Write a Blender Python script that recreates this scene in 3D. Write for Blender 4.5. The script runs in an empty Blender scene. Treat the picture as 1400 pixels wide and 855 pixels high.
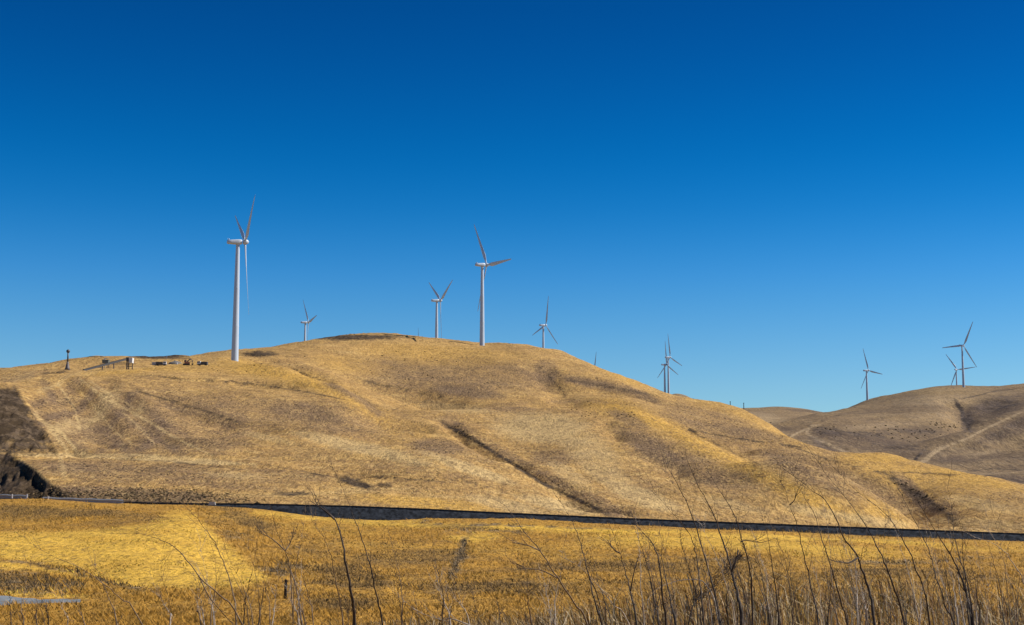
import bpy, math, random
import numpy as np
from mathutils import Vector, Matrix

scene = bpy.context.scene
COL = scene.collection
rad = math.radians
rng = np.random.default_rng(7)
random.seed(7)

# ------------------------------------------------------------------ camera
F = 1923.0                       # focal length in photograph pixels (1400 wide)
PITCH = math.atan((690 - 427.5) / F)
cam_d = bpy.data.cameras.new('camera')
cam = bpy.data.objects.new('camera', cam_d)
COL.objects.link(cam)
cam.location = (0, 0, 0)
cam.rotation_euler = (rad(90) + PITCH, 0, 0)
cam_d.sensor_width = 36
cam_d.lens = 36 * F / 1400
cam_d.clip_start = 0.1
cam_d.clip_end = 60000
scene.camera = cam

# ------------------------------------------------------------------ light
SUN_EL, SUN_AZ = rad(42), rad(83)        # azimuth clockwise from +Y: right and a little beyond
world = bpy.data.worlds.new('World')
scene.world = world
world.use_nodes = True
wt = world.node_tree
for n in list(wt.nodes):
    wt.nodes.remove(n)
w_out = wt.nodes.new('ShaderNodeOutputWorld')
w_bg = wt.nodes.new('ShaderNodeBackground')
w_sky = wt.nodes.new('ShaderNodeTexSky')
w_sky.sky_type = 'NISHITA'
w_sky.sun_disc = False
w_sky.sun_elevation = SUN_EL
w_sky.sun_rotation = SUN_AZ
w_sky.altitude = 300
w_sky.air_density = 1.0
w_sky.dust_density = 0.2
w_sky.ozone_density = 3.0
w_bg.inputs['Strength'].default_value = 0.0915
# polarised-filter look of the clear sky: an even tint by height above the horizon
w_tc = wt.nodes.new('ShaderNodeTexCoord')
w_sep = wt.nodes.new('ShaderNodeSeparateXYZ')
w_ramp = wt.nodes.new('ShaderNodeValToRGB')
w_mul = wt.nodes.new('ShaderNodeMixRGB')
w_mul.blend_type = 'MULTIPLY'
w_mul.inputs['Fac'].default_value = 1.0
wt.links.new(w_tc.outputs['Generated'], w_sep.inputs[0])
wt.links.new(w_sep.outputs['Z'], w_ramp.inputs['Fac'])
wt.links.new(w_sky.outputs[0], w_mul.inputs[1])
wt.links.new(w_ramp.outputs['Color'], w_mul.inputs[2])
wt.links.new(w_mul.outputs[0], w_bg.inputs['Color'])
wt.links.new(w_bg.outputs[0], w_out.inputs['Surface'])
SKY_STOPS = [(0.0, (0.69, 0.90, 1.24)), (0.0823, (0.4934, 0.793, 1.1029)), (0.1443, (0.2197, 0.6761, 1.0308)), (0.2056, (0.009, 0.4993, 0.9182)), (0.2754, (0.0041, 0.3553, 0.7476)), (0.3415, (0.0032, 0.2744, 0.6296)), (1.0, (0.0026, 0.2195, 0.5037))]
def set_ramp(ramp, stops):
    cr = ramp.color_ramp
    while len(cr.elements) > 1:
        cr.elements.remove(cr.elements[-1])
    for i, (p, c) in enumerate(stops):
        e = cr.elements[0] if i == 0 else cr.elements.new(p)
        e.position = p
        e.color = (*c, 1)
set_ramp(w_ramp, SKY_STOPS)
w_ramp.color_ramp.interpolation = 'B_SPLINE'

sun_d = bpy.data.lights.new('sun', 'SUN')
sun_d.energy = 5.0
sun_d.angle = rad(0.5)
sun_d.color = (1.0, 0.95, 0.87)
sun = bpy.data.objects.new('sun', sun_d)
COL.objects.link(sun)
sdir = Vector((math.sin(SUN_AZ) * math.cos(SUN_EL), math.cos(SUN_AZ) * math.cos(SUN_EL), math.sin(SUN_EL)))
sun.rotation_euler = sdir.to_track_quat('Z', 'Y').to_euler()

scene.view_settings.view_transform = 'Standard'
scene.view_settings.look = 'None'
scene.view_settings.exposure = 0.32
scene.view_settings.gamma = 1

# ------------------------------------------------------------------ helpers
CP, SP = math.cos(PITCH), math.sin(PITCH)
def ray(px, py):
    """pixel of the reference view -> (X/Y, Z/Y)"""
    px = np.asarray(px, float); py = np.asarray(py, float)
    x = (px - 700) / F; y = (427.5 - py) / F
    dy = CP - y * SP
    return x / dy, (SP + y * CP) / dy
def project(X, Y, Z):
    d = Y * CP + Z * SP
    d = np.where(d < 0.2, 0.2, d)
    return 700 + F * X / d, 427.5 - F * (-Y * SP + Z * CP) / d
def at(px, py, Y):
    a, s = ray(px, py)
    return Vector((float(a) * Y, Y, float(s) * Y))

def _hash(ix, iy, seed):
    h = (ix.astype(np.int64) * 374761393 + iy.astype(np.int64) * 668265263 + seed * 1274126177) & 0xffffffff
    h = ((h ^ (h >> 13)) * 1274126177) & 0xffffffff
    h = h ^ (h >> 16)
    return (h & 0xffff) / 65535.0
def vnoise(x, y, seed=0):
    ix = np.floor(x); iy = np.floor(y)
    fx = x - ix; fy = y - iy
    fx = fx * fx * (3 - 2 * fx); fy = fy * fy * (3 - 2 * fy)
    a = _hash(ix, iy, seed); b = _hash(ix + 1, iy, seed)
    c = _hash(ix, iy + 1, seed); d = _hash(ix + 1, iy + 1, seed)
    return (a + (b - a) * fx + (c - a) * fy + (a - b - c + d) * fx * fy) * 2 - 1
def fbm(x, y, scale, octaves=3, seed=0, gain=0.5):
    v = np.zeros_like(x); amp = 1.0; s = 1.0 / scale
    for o in range(octaves):
        c, sn = math.cos(o * 1.1 + seed), math.sin(o * 1.1 + seed)
        v += amp * vnoise((x * c - y * sn) * s + 13.7 * o, (x * sn + y * c) * s - 7.1 * o, seed + o)
        amp *= gain; s *= 2.03
    return v
def smooth(e0, e1, v):
    t = np.clip((v - e0) / (e1 - e0), 0, 1)
    return t * t * (3 - 2 * t)

def poly_dist(x, y, pts):
    """distance to polyline and the parameter 0..1 along it"""
    best = np.full(x.shape, 1e9); tt = np.zeros(x.shape)
    n = len(pts) - 1
    for i in range(n):
        ax, ay = pts[i][:2]; bx, by = pts[i + 1][:2]
        dx, dy = bx - ax, by - ay
        t = np.clip(((x - ax) * dx + (y - ay) * dy) / (dx * dx + dy * dy + 1e-9), 0, 1)
        d = np.hypot(x - ax - t * dx, y - ay - t * dy)
        m = d < best
        best = np.where(m, d, best); tt = np.where(m, (i + t) / n, tt)
    return best, tt
def in_poly(x, y, pts):
    inside = np.zeros(x.shape, bool)
    j = len(pts) - 1
    for i in range(len(pts)):
        xi, yi = pts[i]; xj, yj = pts[j]
        c = ((yi > y) != (yj > y)) & (x < (xj - xi) * (y - yi) / (yj - yi + 1e-9) + xi)
        inside ^= c
        j = i
    return inside

class RBF:
    """thin-plate surface through traced control points (pixel, pixel, distance)"""
    def __init__(self, pts, ky=2.2, kx=300.0, smooth_=1e-3, raw=False):
        P = np.array(pts, float)
        if raw:
            a = P[:, 0]; v = P[:, 1]; Y = P[:, 2]
        else:
            a, v = ray(P[:, 0], P[:, 1]); Y = P[:, 2]
        self.kx, self.ky = kx, ky
        self.c = np.stack([a * F / kx, np.log(Y) * ky], 1)
        n = len(P)
        d = np.hypot(self.c[:, None, 0] - self.c[None, :, 0], self.c[:, None, 1] - self.c[None, :, 1])
        K = d * d * np.log(d + 1e-9) + np.eye(n) * smooth_
        A = np.zeros((n + 3, n + 3)); A[:n, :n] = K
        A[:n, n] = 1; A[:n, n + 1:] = self.c; A[n, :n] = 1; A[n + 1:, :n] = self.c.T
        self.w = np.linalg.solve(A, np.concatenate([v, np.zeros(3)]))
    def __call__(self, a, Y):
        a = np.asarray(a, float); Y = np.asarray(Y, float)
        sh = a.shape
        u = (a * F / self.kx).ravel(); q = (np.log(Y) * self.ky).ravel()
        out = np.empty(u.shape); n = len(self.c)
        for i in range(0, len(u), 40000):
            du = u[i:i + 40000, None] - self.c[None, :, 0]
            dq = q[i:i + 40000, None] - self.c[None, :, 1]
            r2 = du * du + dq * dq
            out[i:i + 40000] = (0.5 * r2 * np.log(r2 + 1e-12)) @ self.w[:n] + self.w[n] + self.w[n + 1] * u[i:i + 40000] + self.w[n + 2] * q[i:i + 40000]
        return out.reshape(sh)

def tag(o, label=None, cat=None, group=None, kind=None):
    if label: o['label'] = label
    if cat: o['category'] = cat
    if group: o['group'] = group
    if kind: o['kind'] = kind
    return o

def link(name, me, mat=None, parent=None):
    o = bpy.data.objects.new(name, me)
    if mat is not None:
        me.materials.clear(); me.materials.append(mat)
    COL.objects.link(o)
    if parent is not None: o.parent = parent
    return o
def empty(name, loc, rz=0.0):
    o = bpy.data.objects.new(name, None)
    o.empty_display_size = 0.5
    o.location = loc; o.rotation_euler = (0, 0, rz)
    COL.objects.link(o)
    return o

def np_mesh(name, verts, faces, smooth_=True, attrs=None):
    """verts (n,3), faces (m,k) with k = 3 or 4"""
    me = bpy.data.meshes.new(name)
    nv, (nf, k) = len(verts), faces.shape
    me.vertices.add(nv); me.vertices.foreach_set('co', np.ascontiguousarray(verts, np.float32).ravel())
    me.loops.add(nf * k); me.loops.foreach_set('vertex_index', np.ascontiguousarray(faces, np.int32).ravel())
    me.polygons.add(nf)
    me.polygons.foreach_set('loop_start', np.arange(0, nf * k, k, dtype=np.int32))
    me.polygons.foreach_set('loop_total', np.full(nf, k, np.int32))
    me.polygons.foreach_set('use_smooth', np.full(nf, smooth_))
    me.update(calc_edges=True)
    for nm, val in (attrs or {}).items():
        at_ = me.attributes.new(nm, 'FLOAT_COLOR', 'POINT')
        at_.data.foreach_set('color', np.ascontiguousarray(val, np.float32).ravel())
    return me
def grid_faces(nr, nc):
    i = np.arange(nr * nc).reshape(nr, nc)
    return np.stack([i[:-1, :-1], i[:-1, 1:], i[1:, 1:], i[1:, :-1]], -1).reshape(-1, 4)

class MB:
    """collects simple solids into one mesh"""
    def __init__(self): self.v = []; self.f = []
    def add(self, vs, fs):
        o = len(self.v); self.v += [tuple(p) for p in vs]; self.f += [tuple(i + o for i in f) for f in fs]
        return self
    def box(self, c, s, rot=None, taper=1.0):
        hx, hy, hz = s[0] / 2, s[1] / 2, s[2] / 2
        vs = []
        for z in (-1, 1):
            t = taper if z > 0 else 1.0
            for x, y in ((-1, -1), (1, -1), (1, 1), (-1, 1)):
                p = Vector((x * hx * t, y * hy * t, z * hz))
                if rot is not None: p = rot @ p
                vs.append(p + Vector(c))
        return self.add(vs, [(3, 2, 1, 0), (4, 5, 6, 7), (0, 1, 5, 4), (1, 2, 6, 5), (2, 3, 7, 6), (3, 0, 4, 7)])
    def rings(self, rings, cap=True):
        n = len(rings[0]); vs = [p for r in rings for p in r]; fs = []
        for k in range(len(rings) - 1):
            for i in range(n):
                j = (i + 1) % n
                fs.append((k * n + i, k * n + j, (k + 1) * n + j, (k + 1) * n + i))
        if cap:
            fs.append(tuple(range(n - 1, -1, -1)))
            fs.append(tuple(range((len(rings) - 1) * n, len(rings) * n)))
        return self.add(vs, fs)
    def tube(self, pts, radii, n=6):
        pts = [Vector(p) for p in pts]; rings = []
        ref = Vector((0, -1, 0.13)).normalized()
        for i, p in enumerate(pts):
            d = (pts[min(i + 1, len(pts) - 1)] - pts[max(i - 1, 0)]).normalized()
            u = d.cross(ref)
            if u.length < 1e-3: u = d.cross(Vector((1, 0, 0)))
            u.normalize(); w = d.cross(u)
            r = radii[i] if hasattr(radii, '__len__') else radii
            rings.append([p + (u * math.cos(2 * math.pi * k / n) + w * math.sin(2 * math.pi * k / n)) * r for k in range(n)])
        return self.rings(rings)
    def lathe(self, prof, n=12, M=None):
        rings = []
        for r, z in prof:
            ring = [Vector((r * math.cos(2 * math.pi * k / n), r * math.sin(2 * math.pi * k / n), z)) for k in range(n)]
            rings.append([M @ p for p in ring] if M is not None else ring)
        return self.rings(rings)
    def mesh(self, name, smooth_=False):
        me = bpy.data.meshes.new(name)
        me.from_pydata(self.v, [], self.f); me.update()
        if smooth_: me.polygons.foreach_set('use_smooth', [True] * len(me.polygons))
        return me
    def build(self, name, mat, parent=None, smooth_=False):
        return link(name, self.mesh(name, smooth_), mat, parent)

# ------------------------------------------------------------------ materials
def new_mat(name):
    m = bpy.data.materials.new(name); m.use_nodes = True
    nt = m.node_tree
    return m, nt, nt.nodes['Principled BSDF']
def N(nt, t, **kw):
    n = nt.nodes.new(t)
    for k, v in kw.items():
        if k in n.inputs: n.inputs[k].default_value = v
        else: setattr(n, k, v)
    return n
def noise(nt, vec, scale, detail=3.0, rough=0.55, dist=0.0):
    n = N(nt, 'ShaderNodeTexNoise')
    n.inputs['Scale'].default_value = scale; n.inputs['Detail'].default_value = detail
    n.inputs['Roughness'].default_value = rough; n.inputs['Distortion'].default_value = dist
    nt.links.new(vec, n.inputs['Vector'])
    return n.outputs['Fac']
def maprange(nt, v, a, b, c=0.0, d=1.0):
    n = N(nt, 'ShaderNodeMapRange'); n.clamp = True
    n.inputs[1].default_value = a; n.inputs[2].default_value = b; n.inputs[3].default_value = c; n.inputs[4].default_value = d
    nt.links.new(v, n.inputs[0]); return n.outputs[0]
def mix(nt, fac, a, b, mode='MIX'):
    n = N(nt, 'ShaderNodeMixRGB'); n.blend_type = mode
    for i, v in enumerate((fac, a, b)):
        if hasattr(v, 'node'): nt.links.new(v, n.inputs[i])
        elif i == 0: n.inputs[0].default_value = v
        else: n.inputs[i].default_value = (*v, 1) if len(v) == 3 else v
    return n.outputs[0]
def math_(nt, op, a, b=None):
    n = N(nt, 'ShaderNodeMath'); n.operation = op
    for i, v in enumerate((a, b)):
        if v is None: continue
        if hasattr(v, 'node'): nt.links.new(v, n.inputs[i])
        else: n.inputs[i].default_value = v
    return n.outputs[0]

def grass_mat(name, pal, fine=1.0, bump=0.5, rough=0.95, stretch=0.3, terrace=0.6, track=0.75):
    """dry hillside: straw colours mixed by traced masks of vegetation, earth and some painted shade and noise.
       mask = (weed, gold, dirt, pale)"""
    m, nt, b = new_mat(name)
    geo = N(nt, 'ShaderNodeNewGeometry'); pos = geo.outputs['Position']
    att = N(nt, 'ShaderNodeAttribute', attribute_name='mask')
    sep = N(nt, 'ShaderNodeSeparateColor'); nt.links.new(att.outputs['Color'], sep.inputs[0])
    weed, gold, dirt_and_shade, pale = sep.outputs[0], sep.outputs[1], sep.outputs[2], att.outputs['Alpha']
    mp = N(nt, 'ShaderNodeMapping'); mp.inputs['Scale'].default_value = (1.0, stretch, 1.0); nt.links.new(pos, mp.inputs['Vector'])
    ps = mp.outputs[0]
    n_big = noise(nt, pos, 0.022 * fine, 4, 0.6)
    n_mid = noise(nt, ps, 0.13 * fine, 5, 0.62, 0.4)
    n_fin = noise(nt, ps, 0.55 * fine, 5, 0.75, 0.3)
    n_tuf = noise(nt, ps, 1.3 * fine, 4, 0.7)
    col = mix(nt, maprange(nt, n_big, 0.35, 0.66), pal['a'], pal['b'])
    col = mix(nt, maprange(nt, n_mid, 0.42, 0.64, 0, 0.6), col, pal['weed_light'])
    # cattle terraces: thin streaks that follow the contours
    mp2 = N(nt, 'ShaderNodeMapping'); mp2.inputs['Scale'].default_value = (0.05 * fine, 0.05 * fine, 0.85 * fine); nt.links.new(pos, mp2.inputs['Vector'])
    n_ter = noise(nt, mp2.outputs[0], 1.0, 4, 0.6, 0.5)
    col = mix(nt, maprange(nt, n_ter, 0.53, 0.66, 0, terrace), col, pal['weed_light'])
    col = mix(nt, maprange(nt, n_ter, 0.46, 0.34, 0, terrace * 0.8), col, pal['tip'])
    def masked(mask, lo=0.06, hi=0.74):
        # break the mask's edge with grass-sized noise
        s = math_(nt, 'ADD', mask, math_(nt, 'MULTIPLY', math_(nt, 'SUBTRACT', n_fin, 0.5), 0.95))
        s = math_(nt, 'ADD', s, math_(nt, 'MULTIPLY', math_(nt, 'SUBTRACT', n_mid, 0.5), 0.7))
        return maprange(nt, s, lo, hi + 0.2)
    col = mix(nt, masked(gold), col, pal['gold'])
    col = mix(nt, math_(nt, 'MULTIPLY', masked(weed), 0.88), col, pal['weed'])
    col = mix(nt, math_(nt, 'MULTIPLY', masked(pale, 0.12, 0.56), track), col, pal['pale'])
    # stems, gaps and litter between tussocks: grain in the colour itself
    col = mix(nt, maprange(nt, n_fin, 0.47, 0.62, 0, 0.6), col, pal['gap'])
    col = mix(nt, maprange(nt, n_tuf, 0.50, 0.63, 0, 0.5), col, pal['gap'])
    col = mix(nt, maprange(nt, n_tuf, 0.48, 0.36, 0, 0.45), col, pal['tip'])
    n_ero = noise(nt, ps, 0.30 * fine, 6, 0.75, 0.8)
    earth = mix(nt, maprange(nt, n_ero, 0.46, 0.58), pal['dirt_and_shade'], tuple(3.4 * x for x in pal['dirt_and_shade']))
    earth = mix(nt, maprange(nt, n_tuf, 0.52, 0.64, 0, 0.8), earth, tuple(0.4 * x for x in pal['dirt_and_shade']))
    col = mix(nt, math_(nt, 'MULTIPLY', masked(dirt_and_shade, 0.16, 0.52), 0.94), col, earth)
    nt.links.new(col, b.inputs['Base Color'])
    b.inputs['Roughness'].default_value = rough
    b.inputs['Specular IOR Level'].default_value = 0.1
    h = math_(nt, 'ADD', math_(nt, 'MULTIPLY', n_fin, 1.0), math_(nt, 'MULTIPLY', n_tuf, 0.45))
    bp = N(nt, 'ShaderNodeBump'); bp.inputs['Strength'].default_value = bump; bp.inputs['Distance'].default_value = 0.8 / fine
    nt.links.new(h, bp.inputs['Height']); nt.links.new(bp.outputs[0], b.inputs['Normal'])
    return m
PAL_MAIN = dict(a=(0.55, 0.335, 0.110), b=(0.43, 0.252, 0.078), weed=(0.135, 0.090, 0.064), weed_light=(0.32, 0.185, 0.070),
                gold=(0.58, 0.330, 0.065), dirt_and_shade=(0.030, 0.021, 0.014), pale=(0.60, 0.42, 0.185), gap=(0.15, 0.090, 0.045), tip=(0.64, 0.43, 0.17))
PAL_FAR = dict(a=(0.33, 0.222, 0.105), b=(0.25, 0.165, 0.082), weed=(0.098, 0.066, 0.048), weed_light=(0.20, 0.135, 0.075),
               gold=(0.40, 0.265, 0.105), dirt_and_shade=(0.04, 0.03, 0.024), pale=(0.44, 0.315, 0.175), gap=(0.095, 0.067, 0.046), tip=(0.36, 0.265, 0.15))
PAL_NEAR = dict(a=(0.54, 0.285, 0.042), b=(0.44, 0.222, 0.034), weed=(0.150, 0.090, 0.032), weed_light=(0.31, 0.16, 0.034),
                gold=(0.72, 0.43, 0.06), dirt_and_shade=(0.09, 0.065, 0.036), pale=(0.30, 0.31, 0.32), gap=(0.11, 0.063, 0.022), tip=(0.64, 0.40, 0.11))
M_MAIN = grass_mat('dry_grass_slope', PAL_MAIN, 1.0, 1.0)
M_FAR = grass_mat('far_dry_grass_slope', PAL_FAR, 0.42, 0.8, stretch=0.22, track=0.92)
M_NEAR = grass_mat('golden_grass_field', PAL_NEAR, 2.6, 0.6, stretch=0.4, terrace=0.0)

def simple_mat(name, c, c2=None, scale=3.0, rough=0.6, bump=0.0, metal=0.0):
    m, nt, b = new_mat(name)
    geo = N(nt, 'ShaderNodeTexCoord')
    v = noise(nt, geo.outputs['Object'], scale, 4, 0.6)
    c2 = c2 or tuple(x * 0.75 for x in c)
    nt.links.new(mix(nt, maprange(nt, v, 0.35, 0.65), c, c2), b.inputs['Base Color'])
    b.inputs['Roughness'].default_value = rough; b.inputs['Metallic'].default_value = metal
    if rough > 0.85: b.inputs['Specular IOR Level'].default_value = 0.08
    if bump:
        bp = N(nt, 'ShaderNodeBump'); bp.inputs['Strength'].default_value = bump; bp.inputs['Distance'].default_value = 0.05
        nt.links.new(v, bp.inputs['Height']); nt.links.new(bp.outputs[0], b.inputs['Normal'])
    return m
M_TUR = simple_mat('turbine_white_paint', (0.49, 0.56, 0.66), (0.44, 0.51, 0.60), 0.15, 0.45)
M_TURF = simple_mat('turbine_white_shaded', (0.40, 0.41, 0.43), (0.36, 0.37, 0.40), 0.15, 0.5)  # unused darker copy of the white paint, for turbines in shade
M_DKMETAL = simple_mat('dark_steel', (0.05, 0.05, 0.055), (0.08, 0.07, 0.065), 2, 0.5)
M_WHITE = simple_mat('white_painted_metal', (0.75, 0.75, 0.74), (0.6, 0.6, 0.6), 2, 0.5)
M_GREYMET = simple_mat('galvanised_steel', (0.42, 0.43, 0.45), (0.33, 0.34, 0.36), 3, 0.5)
M_GREEN = simple_mat('grey_green_paint', (0.16, 0.18, 0.16), (0.10, 0.11, 0.10), 2, 0.6)
M_ORANGE = simple_mat('rusty_orange_paint', (0.30, 0.09, 0.03), (0.14, 0.06, 0.03), 1.5, 0.6)
M_RUBBER = simple_mat('black_rubber', (0.02, 0.02, 0.02), (0.035, 0.035, 0.035), 3, 0.8)
M_GLASS = simple_mat('dark_window_glass', (0.03, 0.04, 0.05), (0.04, 0.05, 0.06), 1, 0.1)
M_BALLAST = simple_mat('dark_ballast_stone', (0.036, 0.041, 0.050), (0.008, 0.009, 0.011), 1.6, 0.95, 1.0)
M_RAIL = simple_mat('rail_steel', (0.018, 0.016, 0.016), (0.03, 0.024, 0.02), 1, 0.6)
M_SLEEPER = simple_mat('tarred_sleeper_timber', (0.025, 0.021, 0.018), (0.04, 0.033, 0.028), 3, 0.9)
M_GRAVEL = simple_mat('grey_gravel', (0.20, 0.18, 0.16), (0.12, 0.105, 0.09), 1.0, 0.95, 0.6)
M_WOOD = simple_mat('weathered_dark_wood', (0.018, 0.015, 0.013), (0.035, 0.028, 0.022), 12, 0.9, 0.3)
M_BUSH = simple_mat('dark_scrub_leaf', (0.062, 0.050, 0.028), (0.035, 0.029, 0.018), 1.0, 0.9)
M_COW = simple_mat('black_hide', (0.012, 0.011, 0.011), (0.02, 0.018, 0.017), 2, 0.8)

def attr_mat(name, rough=0.8, translucent=0.0, grain=0.25, flat=0.4):
    """blade colours come from a per-blade attribute (each blade its own tone)"""
    m, nt, b = new_mat(name)
    att = N(nt, 'ShaderNodeAttribute', attribute_name='tone')
    geo = N(nt, 'ShaderNodeNewGeometry')
    v = noise(nt, geo.outputs['Position'], 14.0, 3)
    col = mix(nt, maprange(nt, v, 0.3, 0.7, 0, grain), att.outputs['Color'], (0.08, 0.05, 0.025))
    nt.links.new(col, b.inputs['Base Color'])
    b.inputs['Roughness'].default_value = rough; b.inputs['Specular IOR Level'].default_value = 0.2
    # a tussock is round: shade each blade as part of a mound, not as a flat card
    sc_ = N(nt, 'ShaderNodeVectorMath', operation='SCALE'); sc_.inputs['Scale'].default_value = flat
    ad = N(nt, 'ShaderNodeVectorMath', operation='ADD'); ad.inputs[1].default_value = (0, 0, 0.8)
    nr = N(nt, 'ShaderNodeVectorMath', operation='NORMALIZE')
    nt.links.new(geo.outputs['Normal'], sc_.inputs[0]); nt.links.new(sc_.outputs[0], ad.inputs[0]); nt.links.new(ad.outputs[0], nr.inputs[0])
    nt.links.new(nr.outputs[0], b.inputs['Normal'])
    if translucent:
        tr = N(nt, 'ShaderNodeBsdfTranslucent'); nt.links.new(col, tr.inputs['Color'])
        ms = N(nt, 'ShaderNodeMixShader'); ms.inputs[0].default_value = translucent
        nt.links.new(b.outputs[0], ms.inputs[1]); nt.links.new(tr.outputs[0], ms.inputs[2])
        nt.links.new(ms.outputs[0], nt.nodes['Material Output'].inputs['Surface'])
    return m
M_BLADE = attr_mat('dry_grass_blade', 0.8, 0.2, 0.2, 0.28)
M_SCRUB = attr_mat('dry_scrub', 0.9, 0.1, 0.3, 1.2)
def stalk_mat(name, c, c2, c3):
    m, nt, b = new_mat(name)
    tc = N(nt, 'ShaderNodeNewGeometry')
    v = noise(nt, tc.outputs['Position'], 9, 4, 0.6)
    v2 = noise(nt, tc.outputs['Position'], 40, 3, 0.6)
    col = mix(nt, maprange(nt, v, 0.35, 0.68), c, c2)
    col = mix(nt, maprange(nt, v2, 0.5, 0.72, 0, 0.8), col, c3)
    nt.links.new(col, b.inputs['Base Color']); b.inputs['Roughness'].default_value = 0.8
    b.inputs['Specular IOR Level'].default_value = 0.25
    return m
M_STALK = {'dark': stalk_mat('dark_stalk_bark', (0.028, 0.020, 0.015), (0.06, 0.042, 0.03), (0.16, 0.12, 0.09)),
           'brown': stalk_mat('brown_stalk_bark', (0.12, 0.075, 0.04), (0.20, 0.13, 0.075), (0.33, 0.25, 0.17)),
           'pale': stalk_mat('bleached_stalk_bark', (0.42, 0.34, 0.26), (0.30, 0.22, 0.15), (0.55, 0.48, 0.40))}

# ------------------------------------------------------------------ terrain
def back(pts, dpy, kY):
    return [(p[0], p[1] + dpy, p[2] * kY) for p in pts]
MAIN = []
# foot of the hill right behind the railway
RAILTOP = [(-400, 674), (0, 680), (57, 682), (170, 687), (250, 688.5), (350, 689), (480, 692), (600, 697), (700, 702), (850, 709), (1050, 717), (1200, 723), (1400, 731), (1800, 745)]
rt_x = np.array([p[0] for p in RAILTOP], float); rt_y = np.array([p[1] for p in RAILTOP], float)
def railtop(px): return np.interp(px, rt_x, rt_y)
for x in range(-300, 1750, 100):
    MAIN.append((x, float(railtop(x)) + 6, 222)); MAIN.append((x, float(railtop(x)) + 2, 240))
MAIN += [(-250, 660, 260), (-250, 600, 330), (-250, 545, 430), (-250, 530, 560), (-250, 520, 620),
         (-100, 662, 260), (-100, 606, 330), (-100, 545, 430), (-100, 527, 520), (-100, 513, 610),
         (0, 655, 262), (0, 606, 320), (0, 540, 400), (0, 525, 470), (0, 507, 590),
         (60, 652, 262), (60, 622, 310), (60, 590, 365), (60, 540, 460), (60, 512, 545), (60, 499, 650),
         (120, 660, 262), (120, 622, 330), (120, 560, 450), (120, 514, 560), (120, 508, 610), (120, 489, 730),
         (200, 665, 264), (200, 625, 330), (200, 560, 460), (200, 509, 600), (200, 502, 660), (200, 487, 790),
         (292, 667, 270), (292, 632, 330), (292, 570, 455), (292, 515, 610), (292, 497, 690), (270, 487, 830), (317, 478, 910), (322, 488.5, 745),
         (350, 670, 270), (350, 636, 335), (350, 580, 450), (350, 530, 580), (350, 502, 690), (350, 492, 765), (350, 477, 950),
         (425, 675, 272), (425, 640, 335), (425, 590, 445), (425, 545, 560), (425, 518, 650), (425, 514, 695), (425, 500, 775), (425, 480, 900), (425, 464, 1010),
         (471, 538, 610), (471, 534, 660), (471, 513, 770), (471, 485, 910), (471, 457, 1040),
         (531, 681, 272), (531, 650, 330), (531, 615, 420), (531, 581, 520), (531, 562, 620), (531, 531, 770), (531, 497, 900), (531, 457.5, 1075),
         (604, 684, 275), (604, 650, 335), (604, 612, 425), (604, 585, 510), (604, 566, 610), (604, 541, 760), (604, 505, 890), (604, 464.5, 1095),
         (700, 690, 275), (700, 665, 320), (700, 634, 400), (700, 608, 470), (700, 585, 545), (700, 560, 640), (700, 549, 720), (700, 535, 790), (700, 500, 910), (700, 470.5, 1090),
         (780, 678, 305), (780, 640, 390), (780, 600, 485), (780, 562, 600), (780, 552, 690), (780, 532, 800), (780, 503, 920), (780, 483, 1050),
         (860, 695, 278), (860, 660, 360), (860, 610, 475), (860, 572, 575), (860, 560, 625), (860, 550, 720), (860, 536, 820), (860, 519, 960),
         (920, 700, 276), (920, 650, 385), (920, 605, 500), (921, 582, 565), (925, 577, 640), (925, 566, 720), (925, 553, 820), (920, 542, 940),
         (1000, 704, 278), (1000, 670, 355), (1002, 628, 455), (1010, 622, 520), (1005, 600, 640), (1000, 580, 760), (1000, 556, 950),
         (1050, 708, 278), (1050, 682, 340), (1050, 652, 405), (1055, 641, 500), (1050, 608, 640), (1050, 590, 750), (1050, 578, 860),
         (1098, 690, 320), (1098, 672, 370), (1098, 650, 470), (1098, 625, 590), (1098, 606, 700),
         (1135, 713, 278), (1135, 693, 330), (1135, 660, 430), (1135, 640, 520), (1137, 622, 640),
         (1206, 646, 520), (1239, 671, 430), (1289, 703, 340), (1180, 662, 420), (1230, 697, 325), (1206, 638, 570),
         (1165, 621, 700), (1191, 620, 720), (1226, 625, 700), (1271, 635, 650), (1307, 640, 610), (1362, 654, 560), (1400, 664, 530), (1600, 700, 440),
         (1260, 652, 545), (1300, 668, 470), (1350, 688, 400), (1400, 700, 375), (1400, 722, 300), (1600, 730, 320)]
# backs of the crests, and the ground the turbines beyond stand on
MAIN += back([(0, 507, 590), (120, 489, 730), (200, 487, 790), (350, 477, 950)], 14, 1.25)
MAIN += [(425, 476, 1150), (471, 470, 1180), (531, 470, 1230), (604, 476, 1250), (663, 472.5, 1130), (700, 481, 1240), (780, 497, 1230), (860, 533, 1120),
         (920, 556, 1130), (1000, 572, 1150), (1050, 596, 1000), (1098, 625, 820), (1137, 640, 760), (1191, 636, 850), (1271, 652, 760), (1362, 670, 650), (1400, 682, 620)]
MAIN += [(600, 493, 1424), (419, 506, 1768), (746, 507, 1853), (0, 545, 1100), (200, 530, 1300), (915, 560, 1500), (1100, 680, 1400), (1400, 700, 1100), (1700, 710, 900),
         (-250, 560, 1000), (0, 600, 2400), (400, 570, 2400), (800, 580, 2400), (1100, 690, 2400), (1600, 700, 2400)]
rbf_main = RBF(MAIN, smooth_=2e-3)

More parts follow.
